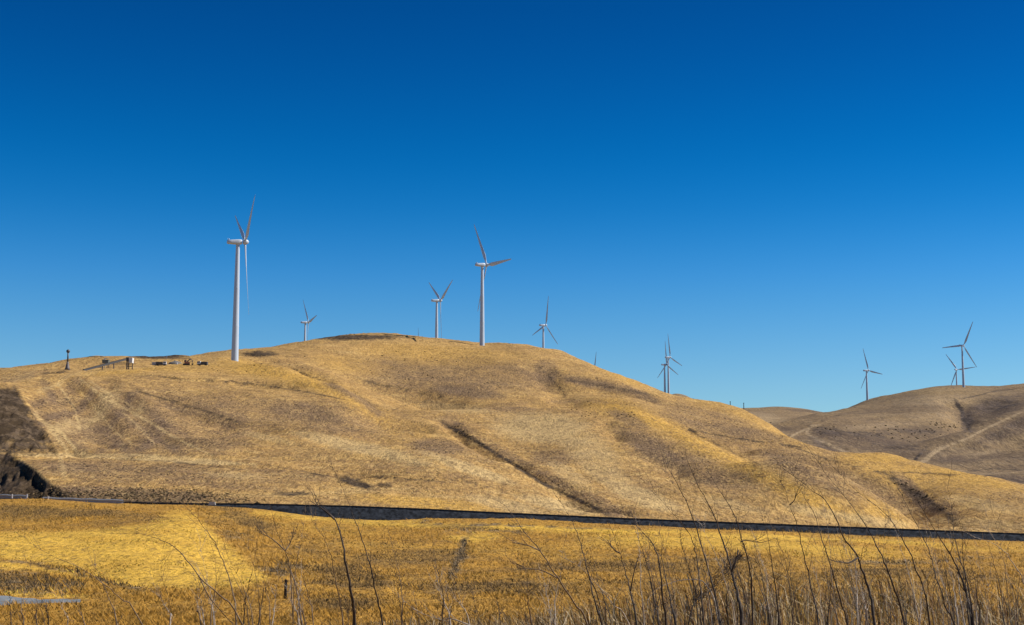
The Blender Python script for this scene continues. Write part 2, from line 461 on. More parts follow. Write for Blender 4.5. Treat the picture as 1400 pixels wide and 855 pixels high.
FAR = [(1055, 583, 1400), (1080, 576, 1550), (1120, 564, 1850), (1186, 548, 2300), (1226, 539, 2250), (1271, 528.5, 2120), (1317, 528.5, 2096), (1359, 530, 2150), (1400, 525, 2200), (1500, 520, 2250), (1700, 522, 2300),
       (1000, 640, 850), (1100, 616, 900), (1163, 624, 900), (1240, 634, 880), (1100, 596, 1120), (1163, 602, 1120), (1240, 606, 1180), (1240, 575, 1500), (1180, 578, 1400), (1300, 603, 1220), (1290, 560, 1620),
       (1150, 566, 1800), (1226, 552, 1900), (1271, 542, 1850), (1317, 545, 1800),
       (1266, 627, 900), (1281, 614, 960), (1324, 598, 1040), (1352, 583, 1090), (1400, 562, 1160), (1500, 528, 1260), (1700, 500, 1350),
       (1330, 600, 1210), (1352, 588, 1250), (1365, 570, 1500), (1400, 569, 1330), (1400, 552, 1650), (1400, 541, 1900), (1500, 540, 1600),
       (1400, 595, 1020), (1400, 635, 860), (1400, 668, 740), (1350, 640, 850), (1310, 634, 870), (1500, 650, 800), (1700, 650, 800),
       (1000, 700, 620), (1200, 700, 620), (1400, 720, 600), (1700, 720, 600),
       (1000, 600, 1500), (900, 640, 1500), (900, 560, 2300), (980, 566, 2300), (915, 541, 2300), (1050, 572, 2300),
       (1055, 590, 1700), (1120, 572, 2300), (1186, 556, 2700), (1271, 540, 2600), (1317, 541, 2560), (1309, 545, 2958), (1400, 545, 2700), (1700, 545, 2800),
       (900, 600, 3600), (1200, 600, 3600), (1600, 600, 3600), (900, 650, 1000)]
rbf_far = RBF(FAR, smooth_=1e-3)
RIDGE = [(850, 575, 3600), (960, 562, 3600), (1000, 558.5, 3600), (1030, 559.5, 3600), (1050, 557, 3600), (1095, 559, 3600), (1128, 564, 3600), (1200, 572, 3600), (1300, 574, 3600), (700, 590, 3600), (1500, 575, 3600),
         (1000, 568, 3000), (1060, 566, 3000), (1120, 574, 3000), (1060, 578, 2600), (1000, 582, 2600), (1120, 586, 2600), (800, 600, 2600), (1400, 600, 2600), (800, 590, 4600), (1100, 580, 4600), (1400, 590, 4600)]
rbf_ridge = RBF(RIDGE, smooth_=1e-3)

def march(rbf, pts, y0, y1):
    """traced pixels -> points on the bare surface"""
    out = []
    Ys = np.exp(np.linspace(math.log(y0), math.log(y1), 500))
    for px, py in pts:
        a, s = ray(px, py)
        v = rbf(np.full(Ys.shape, float(a)), Ys)
        k = np.argmax(v >= float(s)) if (v >= float(s)).any() else int(np.argmax(v))
        out.append((float(a) * Ys[k], Ys[k]))
    return out

# gullies (+ depth) and low ridges (- depth): (pixels, half width m, depth m)
MAIN_CARVE = [
    ([(915, 566), (960, 592), (1000, 614), (1060, 645), (1140, 680)], 30, 6.0), ([(812, 556), (876, 568), (921, 588), (1002, 634), (1050, 658), (1110, 684), (1180, 712)], 24, -4.0),
    ([(640, 585), (700, 630), (780, 676), (838, 704)], 26, 1.8), ([(430, 508), (476, 520), (540, 540), (627, 552), (700, 552)], 42, 7.0),
    ([(440, 525), (471, 540), (511, 563), (535, 585)], 24, -3.5), ([(195, 540), (280, 580), (340, 615)], 22, 4.0), ([(90, 530), (120, 580), (150, 612)], 16, 2.5),
    ([(150, 520), (200, 565), (262, 612)], 12, -1.8), ([(745, 500), (775, 540), (760, 560)], 26, 4.0), ([(1190, 640), (1240, 672), (1289, 703), (1327, 724)], 20, 3.0),
    ([(430, 600), (520, 618), (640, 650), (720, 690)], 30, -3.0), ([(340, 590), (420, 575), (520, 595)], 26, 3.0),
    ([(604, 576), (622, 588), (652, 603), (700, 634), (740, 660), (780, 679), (838, 706)], 4, 2.6),
    ([(370, 493), (395, 503), (423, 514), (491, 545), (526, 571), (560, 590)], 13, 5.0),
    ([(413, 498), (476, 513), (513, 525), (576, 538), (627, 547), (690, 545)], 20, 6.5),
    ([(735, 500), (757, 520), (770, 535), (775, 545)], 9, 3.0),
    ([(768, 518), (826, 529), (880, 540), (901, 543)], 18, 5.5),
    ([(1206, 645), (1239, 670), (1265, 688), (1289, 703), (1327, 724)], 10, 5.0),
    ([(951, 592), (985, 600), (1050, 607), (1100, 612)], 6, 2.5),
    ([(944, 586), (965, 598), (1000, 616), (1050, 638), (1100, 652)], 13, 4.0),
    ([(806, 556), (841, 557), (876, 566), (921, 585), (951, 605), (1002, 631), (1050, 655), (1110, 681), (1180, 711)], 13, -2.6),
    ([(825, 575), (832, 590), (850, 605)], 4, 1.2),
    ([(905, 625), (918, 645), (925, 660)], 4, 1.5),
    ([(186, 533), (226, 546), (277, 561), (337, 581), (380, 590)], 7, 1.6),
    ([(191, 513), (350, 525), (413, 535), (476, 548)], 5, 1.4),
    ([(80, 528), (106, 568), (120, 607)], 4, 1.0),
    ([(108, 523), (141, 566), (176, 601)], 4, 1.2),
    ([(95, 525), (122, 566), (140, 600)], 4, 1.2),
    ([(140, 520), (190, 570), (240, 612)], 5, 1.4),
    ([(48, 540), (70, 590), (85, 618)], 4, 1.4),
    ([(15, 624), (100, 625), (176, 625), (260, 630), (350, 639)], 4, 1.0),
    ([(15, 619), (100, 620), (176, 620), (260, 625), (350, 633)], 4, -0.6),
    ([(330, 497), (425, 519), (471, 540), (511, 563), (535, 585)], 16, -3.2),
    ([(560, 530), (660, 552), (760, 548)], 10, 1.5),
    ([(455, 655), (485, 660), (510, 667)], 5, 2.5),
    ([(400, 456 + 4), (470, 459), (560, 464)], 18, 0.8),
]
FAR_CARVE = [
    ([(1400, 560), (1352, 584), (1324, 599), (1281, 614)], 26, -6.0), ([(1385, 590), (1350, 615), (1335, 640)], 24, 6.0), ([(1400, 618), (1350, 628), (1310, 636)], 20, -4.0), ([(1360, 545), (1340, 560), (1325, 580)], 30, 9.0),
    ([(1075, 577), (1105, 590), (1140, 600)], 26, 5.0),
    ([(1306, 546), (1314, 561), (1317, 573), (1329, 592)], 16, 9.0),
    ([(1103, 593), (1125, 605), (1163, 622)], 7, 1.5),
]
for L in (MAIN_CARVE,):
    for i, (p, w, d) in enumerate(L): L[i] = (march(rbf_main, p, 230, 1600), w, d)
for i, (p, w, d) in enumerate(FAR_CARVE): FAR_CARVE[i] = (march(rbf_far, p, 880, 2600), w, d)

def carve(X, Y, L):
    dz = np.zeros(X.shape)
    wx = X + 3.0 * vnoise(X / 11, Y / 11, 91); wy = Y + 4.0 * vnoise(X / 13, Y / 13, 92)
    for pts, w, d in L:
        dist, t = poly_dist(wx, wy, pts)
        end = smooth(0, 2.2 * w, np.hypot(X - pts[0][0], Y - pts[0][1])) * smooth(0, 2.2 * w, np.hypot(X - pts[-1][0], Y - pts[-1][1]))
        dz -= d * np.exp(-(dist / w) ** 2) * end
    return dz
CLIFF_UP = [(-60, 536), (0, 530), (20, 533), (33, 551), (45, 571), (60, 593), (75, 618), (0, 621), (-60, 621)]
CLIFF_LO = [(-60, 619), (0, 621), (15, 623), (38, 639), (58, 655), (80, 672), (100, 684), (0, 684), (-60, 684)]
def main_z(X, Y, detail=True):
    a = X / Y
    z = rbf_main(a, Y) * Y
    fade = smooth(222, 300, Y)
    z = z + carve(X, Y, MAIN_CARVE) * smooth(222, 250, Y)
    if detail:
        z += fade * (1.4 * fbm(X, Y, 70, 2, 3) + 0.8 * fbm(X, Y, 18, 3, 5)) + (0.3 + 0.7 * fade) * 0.16 * fbm(X, Y, 4, 2, 9)
        px, py = project(X, Y, z)
        c = smooth(0.2, 0.8, blur_poly(px, py, CLIFF_UP, 8)) + smooth(0.2, 0.8, blur_poly(px, py, CLIFF_LO, 6))
        z -= c * (0.9 + 0.8 * np.abs(fbm(X * 1.3 + 0.3 * Y, Y * 0.25, 5, 4, 21, 0.7)))
    return z
def far_z(X, Y, detail=True):
    z = rbf_far(X / Y, Y) * Y + carve(X, Y, FAR_CARVE)
    if detail:
        z += smooth(700, 1000, Y) * (2.5 * fbm(X, Y, 120, 2, 33) + 1.0 * fbm(X, Y, 30, 3, 35))
    return z
def ridge_z(X, Y):
    return rbf_ridge(X / Y, Y) * Y + 4 * fbm(X, Y, 200, 3, 44)
def blur_poly(px, py, poly, soft):
    ins = in_poly(px, py, poly)
    d, _ = poly_dist(px, py, list(poly) + [poly[0]])
    return np.clip(0.5 + np.where(ins, d, -d) / (2 * soft), 0, 1)

def ellipse(px, py, cx, cy, rx, ry, ang=0.0):
    c, s = math.cos(rad(ang)), math.sin(rad(ang))
    dx, dy = px - cx, py - cy
    u = (dx * c + dy * s) / rx; v = (-dx * s + dy * c) / ry
    return smooth(1.35, 0.45, np.sqrt(u * u + v * v))
def paint(px, py, ells, lines, polys):
    m = np.zeros((4,) + px.shape)
    ch = {'weed': 0, 'gold': 1, 'dirt_and_shade': 2, 'pale': 3}
    for k, cx, cy, rx, ry, ang, amt in ells:
        m[ch[k]] = np.maximum(m[ch[k]], amt * ellipse(px, py, cx, cy, rx, ry, ang))
    for k, pts, w, amt in lines:
        d, t = poly_dist(px, py, pts)
        m[ch[k]] = np.maximum(m[ch[k]], amt * smooth(w * (2.3 if w > 4 else 1.6), w * 0.15, d) * (0.55 + 0.45 * smooth(0, 0.12, t) * smooth(1, 0.88, t)))
    for k, pts, soft, amt in polys:
        m[ch[k]] = np.maximum(m[ch[k]], amt * blur_poly(px, py, pts, soft))
    return m

MAIN_ELL = [
    ('pale', 800, 610, 60, 24, 30, .6), ('pale', 830, 650, 50, 16, 25, .6), ('pale', 1190, 712, 60, 8, 8, .7), ('pale', 1120, 700, 60, 8, 10, .6), ('pale', 1340, 690, 60, 10, 10, .5),
    ('weed', 130, 590, 45, 20, 25, .8), ('weed', 300, 565, 65, 20, 12, .8), ('weed', 420, 565, 80, 17, 10, .9), ('weed', 600, 610, 45, 13, 5, .8), ('weed', 215, 585, 40, 18, 30, .75),
    ('weed', 640, 536, 65, 9, 6, .8), ('weed', 745, 512, 22, 22, 45, .8), ('weed', 820, 527, 65, 8, 12, .9), ('weed', 875, 540, 35, 7, 22, .85),
    ('weed', 862, 575, 34, 9, 22, .75), ('weed', 900, 618, 75, 17, 30, .85), ('weed', 755, 626, 34, 13, 5, .65), ('weed', 960, 650, 60, 13, 24, .7),
    ('weed', 1000, 589, 46, 11, 15, .75), ('weed', 1080, 636, 60, 14, 28, .8), ('weed', 1150, 668, 55, 13, 30, .75), ('weed', 1252, 676, 45, 12, 42, 1.0),
    ('weed', 1300, 700, 30, 10, 40, .6), ('weed', 560, 500, 70, 18, 5, .4), ('weed', 620, 515, 60, 16, 5, .45), ('weed', 820, 690, 50, 12, 25, .7),
    ('weed', 60, 570, 26, 40, 60, .5), ('weed', 110, 540, 30, 20, 50, .45), ('weed', 690, 560, 60, 7, 0, .45), ('weed', 880, 660, 60, 12, 20, .4),
    ('weed', 1370, 685, 60, 14, 5, .45), ('weed', 100, 640, 60, 12, 0, .55), ('weed', 250, 645, 90, 8, 4, .5), ('weed', 400, 650, 80, 9, 5, .5), ('weed', 330, 665, 90, 6, 5, .5),
    ('weed', 560, 640, 80, 9, 8, .3), ('weed', 640, 655, 50, 8, 10, .4), ('weed', 30, 515, 40, 6, -10, .45),
    ('dirt_and_shade', 480, 461.5, 78, 4.5, 0, .75), ('dirt_and_shade', 355, 484, 28, 5, 0, .7), ('dirt_and_shade', 215, 487, 48, 5, 2, .8), ('dirt_and_shade', 486, 660, 28, 6, 15, .8), ('dirt_and_shade', 400, 675, 34, 4, 3, .6),
    ('dirt_and_shade', 527, 663, 12, 4, 5, .6), ('dirt_and_shade', 160, 497, 34, 2.5, 0, .5), ('dirt_and_shade', 75, 510, 20, 2.0, -6, .6),
    ('weed', 180, 678, 165, 12, 3, .9), ('dirt_and_shade', 110, 682, 80, 6, 2, .3), ('dirt_and_shade', 200, 688, 130, 2.5, 2, .8),  # last entry paints the shadow line along the scrub bank's lower edge
    ('gold', 580, 688, 110, 9, 5, .9), ('gold', 1270, 660, 130, 24, 12, .75), ('gold', 1190, 690, 60, 14, 30, .8), ('gold', 480, 500, 60, 12, 10, .5), ('gold', 250, 505, 70, 6, 0, .5),
    ('gold', 1200, 626, 60, 7, 2, .9), ('gold', 1330, 655, 80, 9, 12, .9), ('gold', 600, 485, 120, 16, 3, .55), ('gold', 840, 505, 60, 12, 28, .6), ('gold', 560, 590, 60, 14, 15, .3),
    ('pale', 500, 614, 110, 10, 13, .75), ('pale', 640, 640, 70, 8, 18, .85), ('pale', 740, 585, 70, 22, 0, .85), ('pale', 780, 650, 40, 12, 30, .5), ('pale', 760, 690, 60, 9, 12, .85),
    ('pale', 620, 558, 60, 8, 5, .5), ('pale', 880, 680, 60, 13, 20, .85), ('pale', 1340, 716, 70, 8, 5, .6), ('pale', 690, 690, 60, 10, 12, .65), ('pale', 1000, 690, 60, 8, 12, .5),
    ('pale', 370, 600, 40, 6, 12, .5), ('pale', 320, 650, 50, 6, 5, .4), ('pale', 730, 572, 70, 10, 2, .5),
]
MAIN_LIN = [
    ('weed', [(125, 577), (155, 600), (175, 617)], 7, .95), ('weed', [(135, 542), (175, 575), (213, 600), (250, 620)], 6, .9), ('weed', [(185, 550), (225, 580), (263, 600)], 7, .85), ('weed', [(215, 552), (283, 570), (330, 590)], 5, .9),
    ('weed', [(60, 525), (72, 545), (85, 570)], 6, .7), ('weed', [(95, 605), (118, 617)], 5, .7), ('dirt_and_shade', [(88, 542), (98, 553), (108, 565)], 1.4, .6), ('dirt_and_shade', [(38, 555), (52, 580), (72, 610)], 1.6, .6), ('dirt_and_shade', [(188, 535), (225, 545), (275, 560), (325, 577)], 2.0, .6),
    ('pale', [(108, 517), (140, 542), (175, 560), (225, 590), (250, 605), (290, 623)], 1.8, .75), ('pale', [(80, 525), (100, 555), (110, 592)], 1.5, .6), ('pale', [(105, 530), (130, 557), (150, 585), (188, 612)], 1.5, .65), ('pale', [(48, 567), (83, 592), (108, 622)], 2.4, .75),
    ('pale', [(15, 622), (75, 623), (150, 626), (225, 630), (348, 636)], 2.0, 1.0), ('pale', [(120, 520), (160, 545), (200, 566)], 1.4, .6), ('gold', [(95, 520), (118, 545), (135, 565)], 3, .6),
    ('gold', [(300, 497), (350, 505), (425, 521), (471, 541), (511, 563), (540, 588)], 8, .9),
    ('gold', [(806, 556), (841, 557), (876, 567), (921, 586), (951, 606), (1002, 632), (1050, 656), (1110, 682), (1180, 712)], 9, .95),
    ('gold', [(940, 545), (1000, 560), (1060, 590), (1120, 618)], 6, .5),
    ('pale', [(15, 622), (100, 622), (176, 622), (260, 627), (350, 636)], 2.2, .75),
    ('pale', [(48, 565), (70, 590), (95, 620)], 3, .6), ('pale', [(20, 626), (40, 640), (60, 656), (75, 668)], 3, .6),
    ('pale', [(82, 625), (88, 655)], 4, .5), ('gold', [(330, 505), (270, 498), (180, 508), (100, 514)], 4, .6), ('pale', [(125, 520), (180, 575), (215, 612)], 1.6, .5),
    ('dirt_and_shade', [(186, 533), (226, 546), (277, 561), (337, 581)], 2.2, .6), ('dirt_and_shade', [(191, 513), (350, 525), (413, 535), (476, 548)], 1.3, .65),
    ('dirt_and_shade', [(604, 576), (622, 588), (652, 603), (700, 634), (740, 660), (780, 679), (838, 707)], 3.0, .85),  # darker line along the diagonal gully floor
    ('weed', [(610, 574), (660, 602), (710, 632), (790, 676), (850, 706)], 6, .6),
    ('dirt_and_shade', [(395, 503), (423, 514), (440, 521)], 1.5, .7), ('weed', [(440, 520), (491, 545), (526, 571)], 5, .7),
    ('dirt_and_shade', [(476, 513), (513, 525), (576, 538), (627, 546)], 1.8, .5), ('dirt_and_shade', [(530, 563), (570, 550), (650, 555)], 1.2, .4),
    ('dirt_and_shade', [(735, 500), (757, 520), (770, 535), (775, 545)], 1.6, .55), ('dirt_and_shade', [(768, 517), (826, 528), (901, 542)], 2.2, .5),
    ('dirt_and_shade', [(951, 588), (985, 596), (1050, 606), (1100, 612)], 1.4, .75), ('dirt_and_shade', [(940, 586), (952, 592)], 2.2, .9), ('dirt_and_shade', [(944, 590), (1000, 618), (1050, 640)], 1.3, .45),
    ('dirt_and_shade', [(1206, 645), (1226, 658), (1239, 668), (1265, 683), (1289, 700), (1318, 722)], 4.5, .6), ('dirt_and_shade', [(1180, 640), (1206, 647), (1250, 646), (1314, 650)], 1.3, .6),
    ('dirt_and_shade', [(825, 565), (832, 590), (850, 605)], 0.9, .5), ('dirt_and_shade', [(905, 640), (918, 655), (922, 662)], 1.0, .5),
    ('dirt_and_shade', [(560, 650), (620, 655), (680, 668)], 1.4, .35), ('dirt_and_shade', [(350, 632), (440, 650), (520, 652), (620, 660)], 1.6, .55), ('dirt_and_shade', [(130, 628), (230, 631), (330, 642)], 1.2, .5),
    ('dirt_and_shade', [(1050, 600), (1135, 630), (1180, 640)], 1.4, .5), ('weed', [(650, 556), (700, 552), (800, 548), (900, 556)], 3, .5),
]
MAIN_POLY = [  # broad weed tracts, strengthened to paint in brown slope shade
    ('weed', [(870, 548), (930, 548), (1000, 562), (1060, 594), (1135, 628), (1206, 652), (1250, 700), (1180, 690), (1100, 665), (1050, 642), (951, 596), (900, 566)], 12, .62),  # brown of a left-facing slope's shade, put into the weed mask
    ('weed', [(60, 545), (180, 522), (340, 533), (470, 552), (560, 592), (480, 600), (380, 585), (300, 622), (150, 615), (70, 610)], 14, .66),
    ('weed', [(480, 500), (620, 485), (740, 495), (760, 540), (620, 540), (520, 525)], 14, .55),
    ('weed', [(90, 630), (250, 634), (420, 652), (400, 664), (100, 662)], 8, .5), ('weed', [(850, 600), (950, 610), (1080, 670), (1000, 680), (900, 650)], 14, .6),
    ('weed', [(560, 595), (650, 610), (700, 640), (640, 635), (560, 615)], 8, .35), ('weed', [(720, 590), (840, 600), (800, 640), (740, 630)], 10, .3),
    ('weed', [(1180, 650), (1400, 670), (1500, 700), (1350, 705), (1250, 680)], 12, .3),
    ('dirt_and_shade', CLIFF_UP, 7, .8), ('dirt_and_shade', [(-60, 534), (0, 531), (20, 532), (30, 545), (40, 560), (36, 585), (0, 595), (-60, 600)], 5, 1.0), ('dirt_and_shade', CLIFF_LO, 5, 1.1)]
FAR_ELL = [('dirt_and_shade', 1362, 553, 36, 10, -10, .5), ('dirt_and_shade', 1322, 577, 9, 16, 20, .6), ('dirt_and_shade', 1135, 590, 34, 6, 8, .46), ('dirt_and_shade', 1185, 594, 40, 5, 3, .42), ('dirt_and_shade', 1120, 604, 26, 5, 28, .45), ('dirt_and_shade', 1250, 590, 40, 3, 2, .38), ('dirt_and_shade', 1240, 612, 50, 5, 6, .4), ('dirt_and_shade', 1372, 590, 50, 7, -24, .36), ('dirt_and_shade', 1370, 656, 50, 5, 8, .4), ('pale', 1270, 548, 60, 8, -3, .4), ('weed', 1240, 600, 180, 22, 3, .6), ('weed', 1370, 640, 80, 30, 0, .5), ('weed', 1240, 560, 80, 10, -6, .3), ('weed', 1370, 575, 60, 30, -20, .5), ('weed', 1145, 598, 46, 9, 12, .9), ('weed', 1200, 608, 90, 12, 6, .85), ('weed', 1260, 590, 50, 6, 3, .75), ('weed', 1360, 556, 45, 16, -8, 1.0), ('weed', 1390, 545, 40, 8, -6, .8),
           ('weed', 1385, 585, 70, 13, -25, .95), ('weed', 1350, 602, 60, 9, -22, .8), ('weed', 1330, 626, 60, 8, -4, .75), ('weed', 1385, 658, 60, 12, 6, .95), ('weed', 1150, 620, 60, 10, 25, .8),
           ('weed', 1110, 592, 20, 5, 25, .6), ('weed', 1250, 620, 50, 7, 0, .7), ('weed', 1390, 625, 50, 6, -8, .6), ('weed', 1080, 590, 30, 5, 20, .6), ('weed', 1200, 573, 60, 4, -14, .4),
           ('pale', 1345, 620, 30, 3, -8, .4), ('pale', 1040, 572, 45, 9, 6, .6), ('gold', 1030, 570, 50, 9, 6, .6), ('pale', 1200, 583, 60, 5, -4, .4), ('gold', 1280, 535, 60, 6, 0, .4), ('pale', 1270, 570, 40, 7, 0, .35)]
FAR_LIN = [('pale', [(1123, 581), (1110, 583), (1104, 588), (1103, 592), (1112, 598), (1125, 604), (1163, 621)], 2.0, 1.0), ('pale', [(1075, 600), (1088, 593), (1105, 586)], 1.5, .9),
           ('pale', [(1400, 562), (1352, 584), (1324, 599), (1285, 615), (1270, 626)], 1.7, .8), ('pale', [(1290, 612), (1278, 617), (1268, 627), (1258, 634)], 3.2, .9), ('dirt_and_shade', [(1262, 618), (1250, 630)], 2, .8),
           ('dirt_and_shade', [(1306, 547), (1314, 561), (1317, 573), (1328, 590)], 3.4, .9), ('weed', [(1318, 560), (1330, 580)], 8, .9), ('dirt_and_shade', [(1306, 547), (1330, 542), (1365, 534), (1395, 532)], 1.0, .6),
           ('dirt_and_shade', [(1320, 645), (1355, 641), (1400, 643)], 1.0, .6), ('pale', [(1300, 651), (1400, 645)], 1.2, .5), ('weed', [(1300, 520), (1308, 547)], 2, .3),
           ('weed', [(1100, 580), (1180, 560), (1260, 548)], 2, .4)]

SHEETS = {}
def sheet(name, mat, zf, px0, px1, dpx, y0, y1, rows, ell=(), lin=(), poly=(), warp=5.0, base=None):
    cols = np.arange(px0, px1, dpx)
    a = (cols - 700) / F / CP
    Ys = np.exp(np.linspace(math.log(y0), math.log(y1), rows))
    A, Y = np.meshgrid(a, Ys)
    X = A * Y
    z = zf(X, Y)
    px, py = project(X, Y, z)
    wx = px + warp * fbm(X, Y, 22 * y0 / 230, 3, 61); wy = py + warp * 0.45 * fbm(X, Y, 22 * y0 / 230, 3, 71)
    m = paint(wx, wy, ell, lin, poly)
    if base is not None: m = base(m, X, Y, px, py)
    SHEETS[name] = (X, Y, z, px, py, m)
    me = np_mesh(name, np.stack([X, Y, z], -1).reshape(-1, 3), grid_faces(rows, len(cols)), True,
                 {'mask': np.moveaxis(m, 0, -1).reshape(-1, 4)})
    return tag(link(name, me, mat), kind='structure')

def main_base(m, X, Y, px, py):
    # broad natural drift between straw and weedy ground
    n = fbm(X, Y, 55, 3, 81)
    m[0] = np.clip(m[0] + 0.22 * n, 0, 1)
    # downslope streaks on the left face
    st = smooth(0.1, 0.8, ellipse(px, py, 120, 565, 120, 60, 20)) * np.clip(fbm(X * 1.0 + Y * 0.16, Y * 0.06, 5, 2, 83), -1, 1)
    m[3] = np.clip(m[3] + 0.55 * np.clip(st, 0, 1), 0, 1); m[0] = np.clip(m[0] + 0.55 * np.clip(-st, 0, 1), 0, 1)
    return m
def far_base(m, X, Y, px, py):
    m[0] = np.clip(m[0] + 0.25 * fbm(X, Y, 120, 3, 85), 0, 1); return m

sheet('main_hill', M_MAIN, main_z, -260, 1660, 2.0, 222, 2400, 410, MAIN_ELL, MAIN_LIN, MAIN_POLY, 1.6, main_base)
sheet('far_hills', M_FAR, far_z, 880, 1760, 2.2, 620, 3600, 300, FAR_ELL, FAR_LIN, (), 1.1, far_base)
sheet('distant_ridge', M_FAR, ridge_z, 700, 1500, 4.0, 2600, 4600, 60, [('weed', 1100, 562, 30, 3, 4, .7), ('pale', 1040, 568, 25, 4, 5, .5)], (), (), 2.0, far_base)

# near field: heights given as metres below the eye over (column, distance)
def nz(px, py, Y):
    a, s = ray(px, py); return (float(a) * F, float(s) * Y, Y)
FIELD_EDGE = [(-300, 680), (0, 683), (60, 682), (170, 690), (250, 690), (350, 695), (430, 706), (520, 713), (600, 713), (700, 716), (850, 720), (1050, 727), (1200, 734), (1400, 742), (1700, 752)]
fe_x = np.array([p[0] for p in FIELD_EDGE], float); fe_y = np.array([p[1] for p in FIELD_EDGE], float)
NEARC = []
for x in range(-300, 1750, 60):
    NEARC.append((x, float(np.interp(x, fe_x, fe_y)), 203))
for x, rows_ in {-250: [(722, 160), (735, 140), (775, 108), (808, 90), (824, 82), (855, 66)], 0: [(715, 165), (733, 140), (772, 108), (808, 90), (823, 82), (855, 66)],
                 120: [(712, 165), (730, 142), (775, 106), (808, 88), (825, 79), (855, 64)], 250: [(701, 178), (716, 150), (760, 112), (800, 88), (855, 62)],
                 330: [(722, 160), (770, 115), (800, 88), (855, 58)], 450: [(735, 160), (780, 112), (815, 78), (855, 56)], 700: [(745, 155), (790, 105), (830, 72), (855, 54)],
                 1000: [(752, 150), (795, 100), (835, 66), (870, 50)], 1300: [(765, 145), (805, 95), (850, 60), (890, 45)], 1650: [(780, 140), (820, 92), (870, 55), (900, 45)]}.items():
    for py, Y in rows_: NEARC.append((x, py, Y))
NEARC = [( (x - 700) , (float(ray(x, py)[1]) * Y), Y) for x, py, Y in NEARC]
for xo in (-1600, -900, -300, 300, 900, 1600):
    lift = 0.7 if xo > 0 else 0.0
    NEARC += [(xo, -1.75, 3), (xo, -1.75, 6), (xo, -2.1 + lift, 13), (xo, -2.9 + lift, 24), (xo, -3.9 + lift * 0.7, 36)]
for xo in (-1000, 0, 1000): NEARC.append((xo, -6.0, 225))
class NearField:
    def __init__(self):
        P = np.array(NEARC, float)
        self.r = RBF(np.stack([P[:, 0] / F, P[:, 1], P[:, 2] + 20], 1), ky=3.0, kx=300, smooth_=2e-3, raw=True)
    def __call__(self, X, Y, detail=True):
        Yc = np.maximum(Y, 1.0)
        z = self.r(X / (Yc + 6), Yc + 20)
        if detail:
            k = smooth(203, 190, Y)
            z = z + k * (0.25 * fbm(X, Y, 14, 3, 51) + 0.10 * fbm(X, Y, 2.5, 3, 52)) + 0.02 * fbm(X, Y, 0.7, 2, 53)
        return z
P_ = np.array(NEARC, float)
# columns of the near controls are measured as X/Y; convert to the sheet's own X/(Y+6)
NEARC = [(p[0] * p[2] / (p[2] + 6) if p[2] > 40 else p[0], p[1], p[2]) for p in NEARC]
near_z = NearField()
YELLOW = [(-60, 734), (0, 732), (100, 728), (160, 722), (205, 714), (240, 702), (258, 702), (275, 714), (300, 738), (330, 764), (368, 793), (320, 802), (250, 806), (200, 803), (120, 786), (60, 772), (0, 764), (-60, 764)]
NEAR_POLY = [('gold', YELLOW, 7, .95), ('dirt_and_shade', [(-60, 783), (0, 781), (60, 783), (112, 795), (118, 806), (60, 812), (-60, 812)], 5, .5), ('gold', [(-60, 768), (0, 770), (60, 777), (120, 790), (110, 794), (60, 781), (-60, 779)], 2, .9)]
NEAR_LIN = [('dirt_and_shade', [(0, 766), (60, 775), (110, 786), (150, 800), (215, 809)], 3.2, .55), ('gold', [(0, 814), (60, 815), (120, 818)], 2, .8),
            ('dirt_and_shade', [(560, 714), (640, 716), (720, 719), (850, 724)], 1.2, .8), ('dirt_and_shade', [(600, 726), (660, 726), (720, 729)], 2.2, .5), ('dirt_and_shade', [(642, 732), (636, 752), (622, 775), (610, 790)], 6, .65),
            ('gold', [(350, 699), (430, 709), (520, 716), (700, 722), (900, 728), (1100, 735), (1400, 752)], 4, .75), ('gold', [(800, 738), (950, 742), (1100, 752), (1250, 762)], 8, .6),
            ('dirt_and_shade', [(880, 758), (960, 766), (1040, 764)], 4, .4), ('dirt_and_shade', [(1130, 770), (1260, 768), (1390, 762)], 4, .5), ('weed', [(450, 730), (480, 780), (470, 830)], 20, .5)]
NEAR_ELL = [('weed', 560, 762, 100, 14, 0, .75), ('weed', 480, 792, 70, 20, 10, .75), ('weed', 810, 772, 110, 12, 2, .7), ('weed', 640, 722, 60, 5, 4, .7), ('weed', 340, 712, 60, 13, 25, .75), ('weed', 120, 704, 150, 9, 2, .7), ('weed', 420, 745, 40, 16, 30, .6), ('dirt_and_shade', 395, 775, 26, 5, 10, .6), ('weed', 700, 805, 120, 14, 0, .6), ('weed', 980, 775, 120, 12, 0, .6), ('weed', 1250, 790, 150, 18, 0, .6), ('weed', 100, 708, 130, 10, 0, .55), ('weed', 300, 715, 40, 14, 30, .5), ('dirt_and_shade', 375, 782, 26, 4, 8, .6), ('dirt_and_shade', 330, 735, 30, 8, 10, .35), ('weed', 560, 745, 80, 12, 0, .45), ('weed', 640, 790, 120, 20, 0, .35),
            ('gold', 650, 735, 40, 6, 0, .6), ('dirt_and_shade', 390, 808, 60, 12, 0, .3), ('weed', 760, 780, 100, 20, 0, .35), ('weed', 1000, 800, 300, 20, 0, .45), ('weed', 470, 820, 60, 14, 0, .6)]
